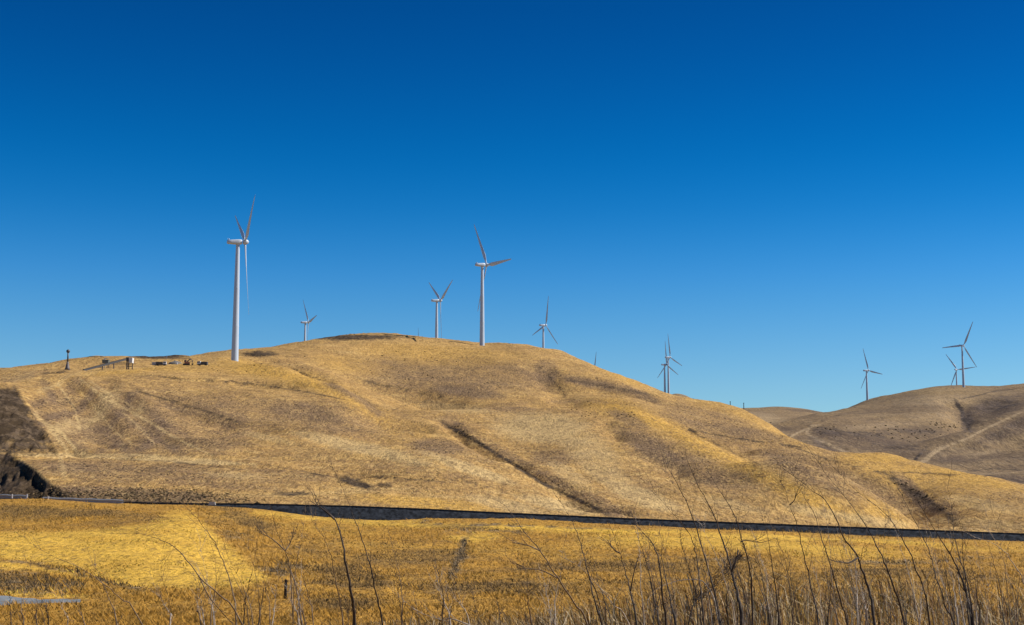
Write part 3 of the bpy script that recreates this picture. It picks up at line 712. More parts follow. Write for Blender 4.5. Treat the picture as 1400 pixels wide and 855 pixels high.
def near_sheet():
    cols = np.arange(-420, 1825, 2.6)
    a = (cols - 700) / F
    Ys = np.exp(np.linspace(math.log(21.0), math.log(228 + 20), 300)) - 20
    A, Y = np.meshgrid(a, Ys)
    X = A * (Y + 6)
    z = near_z(X, Y)
    px, py = project(X, Y, z)
    wx = px + 6 * fbm(X, Y, 7, 4, 61, 0.65); wy = py + 2.2 * fbm(X, Y, 7, 4, 71, 0.65)
    m = paint(wx, wy, NEAR_ELL, NEAR_LIN, NEAR_POLY)
    m[0] = np.clip(m[0] + 0.3 * fbm(X, Y, 9, 3, 77), 0, 1); m[1] = np.clip(m[1] * (1 + 0.35 * fbm(X, Y, 6, 4, 78)) + 0.25 * np.clip(fbm(X, Y, 16, 3, 79), 0, 1), 0, 1)
    SHEETS['grass_field'] = (X, Y, z, px, py, m)
    me = np_mesh('grass_field', np.stack([X, Y, z], -1).reshape(-1, 3), grid_faces(len(Ys), len(cols)), True, {'mask': np.moveaxis(m, 0, -1).reshape(-1, 4)})
    tag(link('grass_field', me, M_NEAR), kind='structure')
near_sheet()
# the plain under everything, out to the horizon
rr = np.concatenate([[0], np.exp(np.linspace(math.log(20), math.log(45000), 40))])
th = np.linspace(0, 2 * math.pi, 97)
R_, T_ = np.meshgrid(rr, th, indexing='ij')
pm = np_mesh('plain', np.stack([R_ * np.cos(T_), R_ * np.sin(T_), np.full(R_.shape, -16.0)], -1).reshape(-1, 3), grid_faces(len(rr), len(th))[:, ::-1], True,
             {'mask': np.zeros((R_.size, 4))})
tag(link('plain', pm, M_FAR), kind='structure')

def ground(x, y, which='main'):
    f = {'main': main_z, 'far': far_z, 'near': near_z, 'ridge': ridge_z}[which]
    return float(f(np.array([float(x)]), np.array([float(y)]))[0])
# ------------------------------------------------------------------ grass and scrub (stuff)
def hit(px, py, which='main', y0=230, y1=2300):
    """first point of the finished ground behind a traced pixel"""
    f = {'main': main_z, 'far': far_z}[which]
    a, s_ = ray(px, py)
    Ys = np.exp(np.linspace(math.log(y0), math.log(y1), 420))
    v = f(float(a) * Ys, Ys, False) / Ys
    ok = v >= float(s_)
    k = int(np.argmax(ok)) if ok.any() else int(np.argmax(v))
    x, y = float(a) * Ys[k], Ys[k]
    return Vector((x, y, ground(x, y, which)))

def blades(name, base, up, width, side, tone, mat, tip_tone=1.15):
    """one upright triangle per blade: base (n,3), up (n,3), width (n,), side (n,2), tone (n,3)"""
    n = len(base)
    sd = np.zeros((n, 3)); sd[:, :2] = side * width[:, None] * 0.5
    v = np.empty((n, 3, 3)); v[:, 0] = base - sd; v[:, 1] = base + sd; v[:, 2] = base + up
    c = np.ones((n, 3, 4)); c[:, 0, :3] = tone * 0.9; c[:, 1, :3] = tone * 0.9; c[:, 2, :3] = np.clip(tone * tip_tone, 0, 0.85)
    me = np_mesh(name, v.reshape(-1, 3), np.arange(n * 3).reshape(n, 3), False, {'tone': c.reshape(-1, 4)})
    return tag(link(name, me, mat), kind='stuff')

def scatter_sheet(name, sheet_name, n, pal, size, lean=(-0.35, 0.0), mat=None, keep=None, px_rng=(-120, 1520), weight=None):
    """grass clumps over what one can see of a sheet, more of them where the slope faces the eye"""
    X, Y, z, px, py, m = SHEETS[sheet_name]
    s = z / Y
    vis = s >= np.maximum.accumulate(s, 0) - 1e-5
    w = np.clip(py[:-1] - py[1:], 0, None) * vis[1:]
    w = np.minimum(w, 6.0)
    w = w * ((px[:-1] > px_rng[0]) & (px[:-1] < px_rng[1]))
    w = w + 0.04 * (w > 0)
    if weight is not None: w = w * weight(px[:-1], py[:-1], m[:, :-1])
    w = w[:, :-1]
    cdf = np.cumsum(w.ravel()); idx = np.searchsorted(cdf, rng.random(n) * cdf[-1])
    r, c = np.unravel_index(np.minimum(idx, w.size - 1), w.shape)
    fr, fc = rng.random(n), rng.random(n)
    def il(A): return (A[r, c] * (1 - fc) + A[r, c + 1] * fc) * (1 - fr) + (A[r + 1, c] * (1 - fc) + A[r + 1, c + 1] * fc) * fr
    x, y, zz = il(X), il(Y), il(z)
    mk = m[:, r, c]
    tone = np.empty((n, 3)); u = rng.random((n, 1))
    tone[:] = np.array(pal['a']) * (1 - u) + np.array(pal['b']) * u
    nz_ = 0.5 + 0.25 * fbm(x, y, 12, 3, 17)
    for k, i in (('gold', 1), ('weed', 0), ('pale', 3), ('dirt_and_shade', 2)):
        sel = (mk[i] + 0.35 * (rng.random(n) - 0.5) + 0.5 * (nz_ - 0.5)) > 0.45
        tone[sel] = np.array(pal[k]) * (0.8 + 0.4 * rng.random((sel.sum(), 1)))
    tone *= (0.86 + 0.34 * rng.random((n, 1)))
    wd, ht = size(y, mk, rng.random(n))
    ang = rng.uniform(-0.9, 0.9, n)
    side = np.stack([np.cos(ang), np.sin(ang)], 1)
    if 'field' in name:
        pt = fbm(x, y, 3.2, 3, 19) + 0.6 * fbm(x, y, 0.9, 2, 20)
        tone *= np.clip(1.0 + 0.32 * pt, 0.45, 1.4)[:, None]; ht = ht * np.clip(1 + 0.8 * pt, 0.3, 2)
    up = np.stack([ht * (lean[0] + 1.9 * (rng.random(n) - 0.5)), ht * (lean[1] + 0.3 * (rng.random(n) - 0.5)), ht], 1)
    return blades(name, np.stack([x, y, zz - 0.04 * ht], 1), up, wd, side, tone, mat or M_BLADE)

def size_hill(y, mk, u):
    k = (y / 600) ** 0.75
    h = (0.07 + 0.17 * u ** 2) * k * (1 + 0.5 * mk[0] + 0.8 * mk[2]) * (1 - 0.35 * np.clip(mk[3] + mk[1], 0, 1))
    return (0.35 + 0.6 * u) * k, h
def size_far(y, mk, u):
    return (0.9 + 1.2 * u), (0.25 + 0.5 * u ** 2) * (1 + 0.4 * mk[0])
def size_near(y, mk, u):
    g = np.clip(mk[1], 0, 1)
    h = (0.06 + 0.17 * u ** 2) * (1 - 0.7 * g) * (1 + 0.8 * mk[2])
    return (0.022 + 0.045 * u) * (y / 90) ** 0.7 * (1 + 0.8 * g), h
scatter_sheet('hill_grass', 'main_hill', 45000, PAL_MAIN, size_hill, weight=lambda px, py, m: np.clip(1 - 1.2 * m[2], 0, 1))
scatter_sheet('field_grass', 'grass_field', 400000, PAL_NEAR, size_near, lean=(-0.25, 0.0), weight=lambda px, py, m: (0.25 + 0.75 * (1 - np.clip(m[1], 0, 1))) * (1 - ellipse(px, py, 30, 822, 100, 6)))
# dark scrub on the bank behind the line, and on the two earth cliffs
def scrub_weight(px, py, m):
    return ellipse(px, py, 120, 681, 100, 10, 2) + ellipse(px, py, 245, 679, 95, 10, 3) + 0.0 * px
PAL_SCRUB = dict(PAL_MAIN, a=(0.34, 0.22, 0.085), b=(0.22, 0.145, 0.06), weed=(0.20, 0.135, 0.065), dirt_and_shade=(0.16, 0.105, 0.05), gold=(0.2, 0.13, 0.05), pale=(0.2, 0.14, 0.07))
scatter_sheet('bank_scrub', 'main_hill', 1800, PAL_SCRUB, lambda y, mk, u: (0.3 + 0.4 * u, 0.08 + 0.25 * u * u), weight=scrub_weight)

# tall dry grass on the bank just beyond the camera
def bank_grass():
    n = 78000
    y = 6.5 + 44 * rng.random(n) ** 1.25
    x = (rng.random(n) * 1.0 - 0.48) * 0.9 * (y + 2)
    right = smooth(-0.25, 0.25, x / y)
    keep = rng.random(n) < 0.22 + 0.78 * right
    x, y, right = x[keep], y[keep], right[keep]; n = len(x)
    z = near_z(x, y)
    clump = 0.5 + 0.5 * fbm(x, y, 1.6, 2, 31)
    h = (0.25 + 0.75 * rng.random(n) ** 1.8) * (0.55 + 0.55 * right) * (0.55 + 0.75 * np.clip(clump, 0, 1.2))
    h *= 1 - 0.55 * smooth(-0.08, -0.30, x / y)
    lean = -0.22 + 2.3 * (rng.random(n) - 0.5) * rng.random(n) ** 0.6
    ly = 0.5 * (rng.random(n) - 0.5)
    w = (0.004 + 0.006 * rng.random(n)) * (0.6 + y / 18)
    pal = np.array([(0.46, 0.28, 0.075), (0.30, 0.16, 0.05), (0.21, 0.10, 0.035), (0.62, 0.48, 0.28), (0.06, 0.036, 0.02)])
    pk = rng.choice(5, n, p=[0.33, 0.21, 0.16, 0.18, 0.12])
    tone = pal[pk] * (0.75 + 0.5 * rng.random((n, 1)))
    ang = rng.uniform(-1.0, 1.0, n); side = np.stack([np.cos(ang), np.sin(ang)], 1)
    sd = np.zeros((n, 3)); sd[:, :2] = side * w[:, None] * 0.5
    b = np.stack([x, y, z - 0.03], 1)
    mid = b + np.stack([0.35 * lean * h * 0.8, 0.35 * ly * h, 0.62 * h], 1)
    tip = b + np.stack([lean * h, ly * h, h * (0.95 - 0.25 * np.abs(lean))], 1)
    v = np.stack([b - sd, b + sd, mid + sd * 0.75, mid - sd * 0.75, tip], 1)
    f = (np.arange(n)[:, None, None] * 5 + np.array([[0, 1, 2], [0, 2, 3], [3, 2, 4]])[None]).reshape(-1, 3)
    c = np.ones((n, 5, 4)); c[..., :3] = tone[:, None, :]
    tag(link('tall_dry_grass', np_mesh('tall_dry_grass', v.reshape(-1, 3), f, False, {'tone': c.reshape(-1, 4)}), M_BLADE), kind='stuff')
bank_grass()

# ------------------------------------------------------------------ gravel path across the field
def path_strip():
    px = np.linspace(-330, 121, 120)
    rows = []
    for k, off in enumerate((-0.5, -0.25, 0, 0.25, 0.5)):
        yc = np.interp(px, [-330, 0, 60, 121], [84, 82.3, 81.5, 79.5]); wd = np.interp(px, [-330, 60, 100, 121], [6.0, 5.2, 4.4, 2.0])
        Y = yc + off * wd + 0.15 * vnoise(px / 6, np.full(px.shape, k * 3.0), 5)
        a = (px - 700) / F * 1.0
        X = a * Y
        rows.append(np.stack([X, Y, near_z(X, Y) + 0.10 - 0.14 * (abs(off) == 0.5)], 1))
    v = np.concatenate(rows)
    tag(link('gravel_path', np_mesh('gravel_path', v, grid_faces(5, len(px))), simple_mat('blue_grey_gravel', (0.23, 0.25, 0.26), (0.15, 0.16, 0.165), 1.6, 0.95, 0.5)), kind='structure')
path_strip()

# ------------------------------------------------------------------ railway
def railway():
    root = tag(empty('railway_track', (0, 211, -2.5)), 'railway line on a low dark ballast bank running across the picture below the hill', 'railway')
    px = np.arange(-330, 1760, 2.0)
    yc = 211.0
    ztop = ray(px, railtop(px))[1] * 209.7 - 0.20       # rail head is 0.2 m above the stones
    X0 = (px - 700) / F / CP
    prof = [(-5.6, -2.9), (-4.6, -2.2), (-3.6, -1.45), (-2.9, -0.95), (-2.25, -0.45), (-1.75, -0.06), (-1.2, 0.0), (0.0, 0.0), (1.2, 0.0), (1.75, -0.06), (2.8, -0.8), (4.2, -1.8)]
    rows = []
    for dy, dz in prof:
        Y = np.full(px.shape, yc + dy)
        X = X0 * yc
        rough = 0.16 * vnoise(X / 0.5, Y / 0.45, 3) + 0.22 * vnoise(X / 1.9, Y / 1.3, 4) * (dz < -0.1)
        rows.append(np.stack([X, Y + 0.6 * rough, ztop + dz + rough * (0.35 if dz > -0.1 else 1)], 1))
    b = link('ballast', np_mesh('ballast', np.concatenate(rows), grid_faces(len(prof), len(px))), M_BALLAST, root)
    b.location = (0, -211, 2.5)
    for off in (-0.75, 0.75):
        mb = MB(); rings = []
        for i in range(0, len(px), 8):
            x, z = X0[i] * yc, ztop[i]
            y = yc + off
            rings.append([(x, y - 0.075, z + 0.0), (x, y - 0.04, z + 0.27), (x, y + 0.04, z + 0.27), (x, y + 0.075, z + 0.0)])
        mb.rings(rings)
        o = mb.build('rail', M_RAIL, root); o.location = (0, -211, 2.5)
    mb = MB()
    xs = np.arange(X0[0] * yc, X0[-1] * yc, 0.62)
    for x in xs:
        z = float(np.interp(x, X0 * yc, ztop))
        mb.box((x, yc, z + 0.0), (0.24, 2.55, 0.12))
    o = mb.build('sleepers', M_SLEEPER, root); o['kind'] = 'stuff'; o.location = (0, -211, 2.5)
railway()

def edge_weeds():
    n = 5200
    px = rng.uniform(180, 1500, n); Y = 203.0 + 3.6 * rng.random(n) ** 1.6
    X = (px - 700) / F / CP * Y
    z = np.interp(px, fe_x, fe_y); z = ray(px, z)[1] * 203.0 - 0.12 * (Y - 203)
    cl = np.clip(0.35 + fbm(X, np.zeros(n), 6, 3, 27), 0, 1.4)
    h = (0.10 + 0.55 * rng.random(n) ** 2) * cl
    tone = np.array([(0.46, 0.27, 0.06)]) * (0.55 + 0.7 * rng.random((n, 1)))
    ang = rng.uniform(-0.9, 0.9, n)
    blades('ballast_edge_grass', np.stack([X, Y, z - 0.05], 1), np.stack([h * rng.uniform(-0.7, 0.3, n), 0 * h, h], 1), 0.07 + 0.12 * rng.random(n), np.stack([np.cos(ang), np.sin(ang)], 1), tone, M_BLADE)
edge_weeds()
def guard_rail(px0, px1, py0, py1, Y, label, mat):
    A, B = at(px0, py0, Y), at(px1, py1, Y)
    root = tag(empty('guard_rail', A), label, 'guard rail', 'guard rails beside the railway bank')
    n = 26; mb = MB(); rings = []
    for i in range(n + 1):
        p = A.lerp(B, i / n) - A
        p.z += 0.06 * math.sin(i * 0.9) * 0.5
        prof = [(-0.02, -0.34), (0.06, -0.18), (-0.01, 0.0), (0.06, 0.18), (-0.02, 0.34), (-0.06, 0.34), (0.0, 0.18), (-0.05, 0.0), (0.0, -0.18), (-0.06, -0.34)]
        rings.append([(p.x, p.y - dy, p.z + dz) for dy, dz in prof])
    mb.rings(rings); mb.build('beam', mat, root)
    k = max(2, int((B - A).length / 2.0))
    for i in range(k + 1):
        p = A.lerp(B, i / k) - A
        MB().box((p.x, p.y + 0.14, p.z - 0.45), (0.14, 0.16, 1.5)).build('post', M_DKMETAL, root)
guard_rail(58, 168, 682.9, 686.4, 203.2, 'long pale grey guard rail along the field edge below the dark scrub bank', simple_mat('grey_rail_steel', (0.30, 0.31, 0.33), (0.22, 0.23, 0.25), 3, 0.7))
guard_rail(-40, 36, 677.6, 680.2, 204.0, 'short dull grey guard rail at the left edge below the dark earth cliff', simple_mat('dull_steel', (0.24, 0.25, 0.27), (0.17, 0.18, 0.2), 3, 0.6))
for px, py, lab in ((16.5, 678.5, 'small white marker post in front of the left guard rail'), (37, 678.6, 'small white marker post at the end of the left guard rail'), (66, 681.5, 'taller white marker post at the start of the long guard rail')):
    p = at(px, py, 202.4)
    mb = MB(); mb.box((0, 0, 0.9), (0.17, 0.10, 0.62)); r = MB().box((0, 0, 0.2), (0.09, 0.06, 0.9)).build('marker_post', M_DKMETAL)
    r.location = (p.x, p.y, p.z - 0.9); tag(r, lab, 'marker post', 'white marker posts by the guard rails')
    mb.build('reflector_plate', M_WHITE, r)
p = at(290, 688.5, 203.5)
o = tag(MB().box((0, 0, 0), (1.0, 0.35, 0.42), taper=0.8).build('concrete_block', simple_mat('pale_concrete', (0.5, 0.48, 0.45), None, 4, 0.9)), 'small pale concrete block on the grass edge beside the railway', 'block'); o.location = p

# ------------------------------------------------------------------ wind turbines
R_T = 40.0
def blade_mesh():
    mb = MB(); rings = []
    for i, t in enumerate((0.0, 0.04, 0.10, 0.18, 0.28, 0.40, 0.55, 0.70, 0.85, 0.95, 1.0)):
        ch = np.interp(t, [0, 0.04, 0.18, 0.28, 0.6, 0.95, 1.0], [0.030, 0.030, 0.078, 0.074, 0.050, 0.026, 0.010]) * R_T
        th = np.interp(t, [0, 0.04, 0.18, 0.4, 1.0], [0.024, 0.024, 0.018, 0.009, 0.002]) * R_T
        tw = rad(float(np.interp(t, [0, 0.2, 1.0], [24, 16, 2])))
        sweep = -0.012 * R_T * t * t
        ring = []
        for k in range(10):
            a = 2 * math.pi * k / 10
            u, v = ch * (0.5 * math.cos(a) - 0.16 * (t > 0.05)), 0.5 * th * math.sin(a) * (1.0 if math.cos(a) > 0 or t < 0.05 else 0.6)
            c, s = math.cos(tw), math.sin(tw)
            ring.append((u * c - v * s + sweep * 0, u * s + v * c + sweep, 1.0 + t * (R_T - 1.0)))
        rings.append(ring)
    mb.rings(rings); return mb.mesh('blade', True)
ME_BLADE = blade_mesh()
def nacelle_mesh():
    mb = MB(); rings = []
    for x, w, zt, zb in ((-5.9, 1.0, 0.65, -0.55), (-5.6, 1.3, 1.05, -0.9), (-3.6, 1.45, 1.2, -1.1), (0.0, 1.55, 1.4, -1.45), (1.6, 1.45, 1.3, -1.35), (2.2, 1.1, 1.0, -1.05)):
        zc, hz = (zt + zb) / 2, (zt - zb) / 2
        rings.append([(x, w * math.copysign(abs(math.cos(a)) ** 0.5, math.cos(a)), zc + hz * math.copysign(abs(math.sin(a)) ** 0.5, math.sin(a))) for a in [2 * math.pi * (k + 0.5) / 16 for k in range(16)]])
    mb.rings(rings)
    mb.box((-4.8, 0, 1.5), (0.5, 1.3, 0.5)); mb.tube([(-5.4, 0.4, 1.0), (-5.4, 0.4, 2.3)], 0.06, 5)
    return mb.mesh('nacelle', True)
ME_NAC = nacelle_mesh()
def hub_mesh():
    mb = MB(); M = Matrix.Rotation(rad(90), 4, 'Y')
    mb.lathe([(1.0, -1.2), (1.45, -0.9), (1.5, 0.3), (1.25, 1.1), (0.8, 1.7), (0.25, 2.0)], 16, M)
    return mb.mesh('hub', True)
ME_HUB = hub_mesh()
ME_TOWER = MB().lathe([(2.05, 0.0), (2.05, 0.004), (1.93, 0.006), (1.72, 0.298), (1.77, 0.2995), (1.77, 0.302), (1.71, 0.3035), (1.45, 0.618), (1.5, 0.6195), (1.5, 0.622), (1.44, 0.6235), (1.05, 0.97), (1.0, 1.0)], 28).mesh('tower', True)
ME_TOWER.materials.append(M_TUR)
for me in (ME_BLADE, ME_NAC, ME_HUB): me.materials.append(M_TUR)
def child(name, me, parent, M):
    o = bpy.data.objects.new(name, me); COL.objects.link(o); o.parent = parent; o.matrix_local = M
    return o
def turbine(px, py, Rp, theta, s, which, label, zbase=None):
    Y = F * R_T / Rp
    hub = at(px, py, Y)
    az = math.atan2(hub.x, hub.y)
    right = Vector((math.cos(az), -math.sin(az), 0)); fwd = Vector((math.sin(az), math.cos(az), 0))
    psi = math.asin(s)
    n = (right * math.cos(psi) + fwd * math.sin(psi)).normalized()
    tower = hub - n * 4.2; tower.z = hub.z - 1.1
    zg = ground(tower.x, tower.y, which) - 0.6 if zbase is None else tower.z - zbase
    root = tag(empty('wind_turbine', (tower.x, tower.y, zg), math.atan2(n.y, n.x)), label, 'wind turbine', 'wind turbines on the hill crests')
    H = tower.z - zg
    child('tower', ME_TOWER, root, Matrix.Diagonal((1, 1, H - 1.2, 1)))
    tilt = Matrix.Rotation(rad(-4), 4, 'Y')
    T = Matrix.Translation((0, 0, H)) @ tilt
    child('nacelle', ME_NAC, root, T)
    hubM = T @ Matrix.Translation((3.9, 0, 0))
    child('hub', ME_HUB, root, hubM)
    for k in range(3):
        # local -Y is the rotor's right-hand side seen from the camera
        child('blade', ME_BLADE, root, hubM @ Matrix.Rotation(rad(theta + 120 * k), 4, 'X') @ Matrix.Rotation(rad(90), 4, 'Z') )
    return root
turbine(336, 329, 102, 62, 0.15, 'main', 'nearest and tallest white wind turbine, rotor almost edge on, right of the quarry')
turbine(666, 361, 71.5, -28, 0.45, 'main', 'second tallest white turbine at the top of the main hill, one blade pointing right')
turbine(602.5, 410, 54, 66, 0.35, 'main', 'turbine with two blades raised in a V left of the hilltop turbine', )
turbine(422, 440, 44, -36, 0.25, 'main', 'small turbine peeping over the left crest beside the dark hilltop cap')
turbine(746.5, 444, 41.2, 16, 0.5, 'main', 'small turbine on the right brow of the main hill, two blades hanging in a spread')
turbine(916.5, 488, 33, -4, 0.5, 'far', 'taller front turbine of the overlapping pair in the saddle', 61)
turbine(911.5, 498, 33, 0, 0.5, 'far', 'lower rear turbine of the overlapping pair in the saddle', 61)
turbine(1187.5, 506, 33, -16, 0.55, 'far', 'lone turbine on the left slope of the brown far hill')
turbine(1317.5, 472, 36.4, 30, 0.8, 'far', 'larger turbine on top of the brown far hill at right, one blade pointing left')
turbine(1308.5, 505, 27.0, -34, 0.9, 'far', 'smaller turbine half hidden behind the far hill beside the larger one', 61)
turbine(572.5, 470, 22.5, 2, 0.4, 'main', 'distant turbine of which only one white blade tip rises over the main crest', 60)
turbine(812.5, 506, 26, 15, 0.62, 'main', 'distant turbine of which only one slanted blade tip shows over the right brow', 60)

# ------------------------------------------------------------------ quarry gear on the left plateau
def on(px, py, dx=0.0): return hit(px, py, 'main')
b = hit(92, 507.5)
k = b.y / F
root = tag(empty('mast', (b.x, b.y, b.z - 0.3)), 'slim dark mast with a round head on a flared base against the sky', 'mast')
MB().lathe([(4.2 * k, 0), (3.0 * k, 4 * k), (1.7 * k, 10 * k), (1.2 * k, 12 * k)], 10).build('flared_base', simple_mat('grey_brown_steel', (0.16, 0.13, 0.12), (0.10, 0.085, 0.08), 2, 0.6), root, True)
MB().lathe([(1.2 * k, 11 * k), (0.9 * k, 26 * k)], 8).build('pole', M_DKMETAL, root, True)
prof = [(2.5 * k * math.sin(a) + 0.01, 26.5 * k - 2.5 * k * math.cos(a)) for a in np.linspace(0.1, math.pi - 0.05, 8)]
MB().lathe(prof, 12).build('round_head', M_DKMETAL, root, True)

b = hit(173, 505.0); k = b.y / F
tail = hit(114, 507.0)
def frame_box(root, name, mat, x0, x1, z0, z1, dep, y=0.0, taper=1.0):
    return MB().box(((x0 + x1) / 2 * k, y, (z0 + z1) / 2 * k), (abs(x1 - x0) * k, dep, abs(z1 - z0) * k), taper=taper).build(name, mat, root)
root = tag(empty('conveyor', tuple(b)), 'long dark inclined conveyor climbing to the hopper tower in the quarry', 'conveyor')
B = Vector((-1 * k, -1.2, 14 * k)); A = Vector(tail) - b + Vector((0, 0, 0.3))
d = (B - A)
rot = d.to_track_quat('X', 'Z').to_matrix()
MB().box((A + B) / 2, (d.length, 1.2, 0.75), rot).build('truss', M_DKMETAL, root)
MB().box((A + B) / 2 + Vector((0, 0, 0.48)), (d.length * 0.99, 0.9, 0.12), rot).build('belt', M_RUBBER, root)
for t in (0.45, 0.72):
    p = A.lerp(B, t); gz = ground(p.x + b.x, p.y + b.y) - b.z
    MB().box((p.x, p.y, (p.z + gz) / 2), (0.22, 0.9, abs(p.z - gz))).build('support_leg', M_DKMETAL, root)
root = tag(empty('hopper_tower', tuple(b)), 'tall dark leg tower carrying a white box hopper at the conveyor top', 'hopper')
frame_box(root, 'hopper_box', M_WHITE, 3.5, 8.0, 9.5, 16.5, 2.4, 0.5, 1.1); frame_box(root, 'dark_chute', M_DKMETAL, -0.5, 3.2, 12, 17, 2.2)
frame_box(root, 'leg', M_DKMETAL, 0.4, 1.9, -1, 13, 0.5, -0.9); frame_box(root, 'leg', M_DKMETAL, 6.3, 7.2, -1, 10, 0.4, 1.3); frame_box(root, 'leg', M_DKMETAL, 1.2, 2.2, -1, 12, 0.5, 1.2)
frame_box(root, 'cross_beam', M_DKMETAL, 0.6, 7.0, 4.5, 5.5, 0.4, 0.2); frame_box(root, 'foot', M_DKMETAL, 1.5, 4.5, -0.8, 0.8, 1.5)
b = hit(144.5, 503.5); k = b.y / F
root = tag(empty('screening_bin', tuple(b)), 'grey green bin on thin legs standing behind the conveyor', 'bin')
frame_box(root, 'bin_body', M_GREEN, -4, 4, 6.5, 11, 2.2, 0, 1.15); frame_box(root, 'top_rail', M_WHITE, -3.5, -0.5, 11.8, 12.6, 0.3)
frame_box(root, 'top_rail', M_GREYMET, -3.0, 2.5, 12.9, 13.4, 0.2, 0.8)
for x, dy in ((-3.2, -0.8), (2.6, -0.8), (-2.0, 0.9), (3.4, 0.9)): frame_box(root, 'leg', M_DKMETAL if x > 0 else M_GREYMET, x - 0.35, x + 0.35, -1, 7, 0.3, dy)

def box_truck(px, py, label, cab, body, scale=1.0, flip=1):
    b = hit(px, py); root = tag(empty('truck', tuple(b), 0.12 * flip), label, 'truck', 'vehicles parked in the quarry')
    L = 5.2 * scale
    def bx(n, m, x, z, sx, sz, sy=1.8, y=0.0, tp=1.0): return MB().box((x * flip * scale, y, z * scale), (sx * scale, sy, sz * scale), taper=tp).build(n, m, root)
    bx('chassis', M_DKMETAL, 0, 0.55, 5.2, 0.3); bx('bed', body, -0.9, 1.25, 3.1, 1.1)
    c = bx('cab', cab, 1.7, 1.3, 1.7, 1.5, 1.8, 0, 0.84)
    bx('windscreen', M_GLASS, 1.75, 1.65, 1.45, 0.5, 1.84, 0, 0.9)
    for x in (-1.6, 1.6):
        for y in (-0.8, 0.8):
            M = Matrix.Translation((x * flip * scale, y, 0.42 * scale)) @ Matrix.Rotation(rad(90), 4, 'X')
            MB().lathe([(0.3, -0.15), (0.42, -0.12), (0.42, 0.12), (0.3, 0.15)], 12, M).build('wheel', M_RUBBER, root)
box_truck(220.5, 496.3, 'white cabbed truck with a dark bed parked in the quarry', M_WHITE, M_DKMETAL)
box_truck(277, 496.5, 'dark pickup with a pale nose parked right of the excavator', M_WHITE, M_DKMETAL, 1.02, -1)
b = hit(211.5, 496.5); root = tag(empty('container', tuple(b)), 'pale grey container left of the white cabbed truck', 'container')
MB().box((0, 0, 0.75), (2.4, 1.6, 1.3)).build('box_body', M_GREYMET, root)
for i in range(6): MB().box((-1.05 + i * 0.42, -0.83, 0.75), (0.12, 0.06, 1.2)).build('rib', M_GREYMET, root)
MB().box((0, 0, 1.45), (2.5, 1.7, 0.12)).build('lid', M_WHITE, root)
b = hit(255, 495.8); k = b.y / F
root = tag(empty('excavator', tuple(b), 0.2), 'rusty orange excavator with a bent boom beside the gravel heap', 'excavator')
for y in (-0.9, 0.9):
    M = Matrix.Rotation(rad(90), 4, 'X'); r = [[(x, y + dy, z) for x, z in ((-1.5, 0.1), (-1.75, 0.4), (-1.5, 0.75), (1.5, 0.75), (1.75, 0.4), (1.5, 0.1))] for dy in (-0.22, 0.22)]
    MB().rings(r).build('crawler_track', M_RUBBER, root)
MB().box((0.3, 0, 1.2), (2.7, 2.0, 0.8), taper=0.92).build('engine_house', M_ORANGE, root)
c = MB().box((-0.6, -0.5, 2.0), (1.1, 0.9, 1.1), taper=0.85).build('cab', M_ORANGE, root); MB().box((-0.62, -0.52, 2.1), (1.0, 0.96, 0.6), taper=0.9).build('window', M_GLASS, c)
MB().tube([(0.2, 0.3, 1.6), (1.6, 0.3, 3.1), (2.7, 0.3, 2.7)], [0.28, 0.3, 0.2], 6).build('boom', M_DKMETAL, root)
MB().tube([(2.7, 0.3, 2.8), (3.1, 0.3, 1.0)], [0.2, 0.14], 6).build('stick', M_DKMETAL, root); MB().box((2.9, 0.3, 0.6), (0.8, 0.8, 0.7), taper=1.2).build('bucket', M_DKMETAL, root)
b = hit(237, 495); k = b.y / F
mb = MB(); nn = 28
rings = []
for j, (rr_, zz_) in enumerate(((1.0, -0.3), (0.86, 0.35), (0.62, 0.7), (0.36, 0.92), (0.1, 1.0))):
    rings.append([(11 * k * rr_ * math.cos(a) * (1 + 0.12 * math.sin(3 * a + j)), 4.5 * rr_ * math.sin(a), 5.4 * k * zz_ * (1 + 0.12 * math.sin(2 * a + 1.3 * j)) + 0.05 * random.random()) for a in [2 * math.pi * i / nn for i in range(nn)]])
mb.rings(rings); o = mb.build('gravel_heap', M_GRAVEL, None, True); o.location = (b.x, b.y + 4, b.z); tag(o, 'low grey gravel heap between the trucks and the excavator', 'gravel heap')
b = hit(241.8, 496.0); r = MB().box((0, 0, 0.5), (0.75, 0.6, 0.9), taper=0.85).build('water_tank', M_WHITE); r.location = b; tag(r, 'small white tank standing in front of the gravel heap', 'tank')
MB().box((0, 0, 1.02), (0.3, 0.3, 0.14)).build('cap', M_GREYMET, r)
b = hit(228, 489.5); r = MB().box((0, 0, 0.6), (0.12, 0.12, 1.6)).build('sign_post', M_GREYMET); r.location = b; tag(r, 'short post with a small white board on the skyline above the quarry', 'sign post')
MB().box((0, -0.08, 1.2), (0.6, 0.06, 0.5)).build('board', M_WHITE, r)

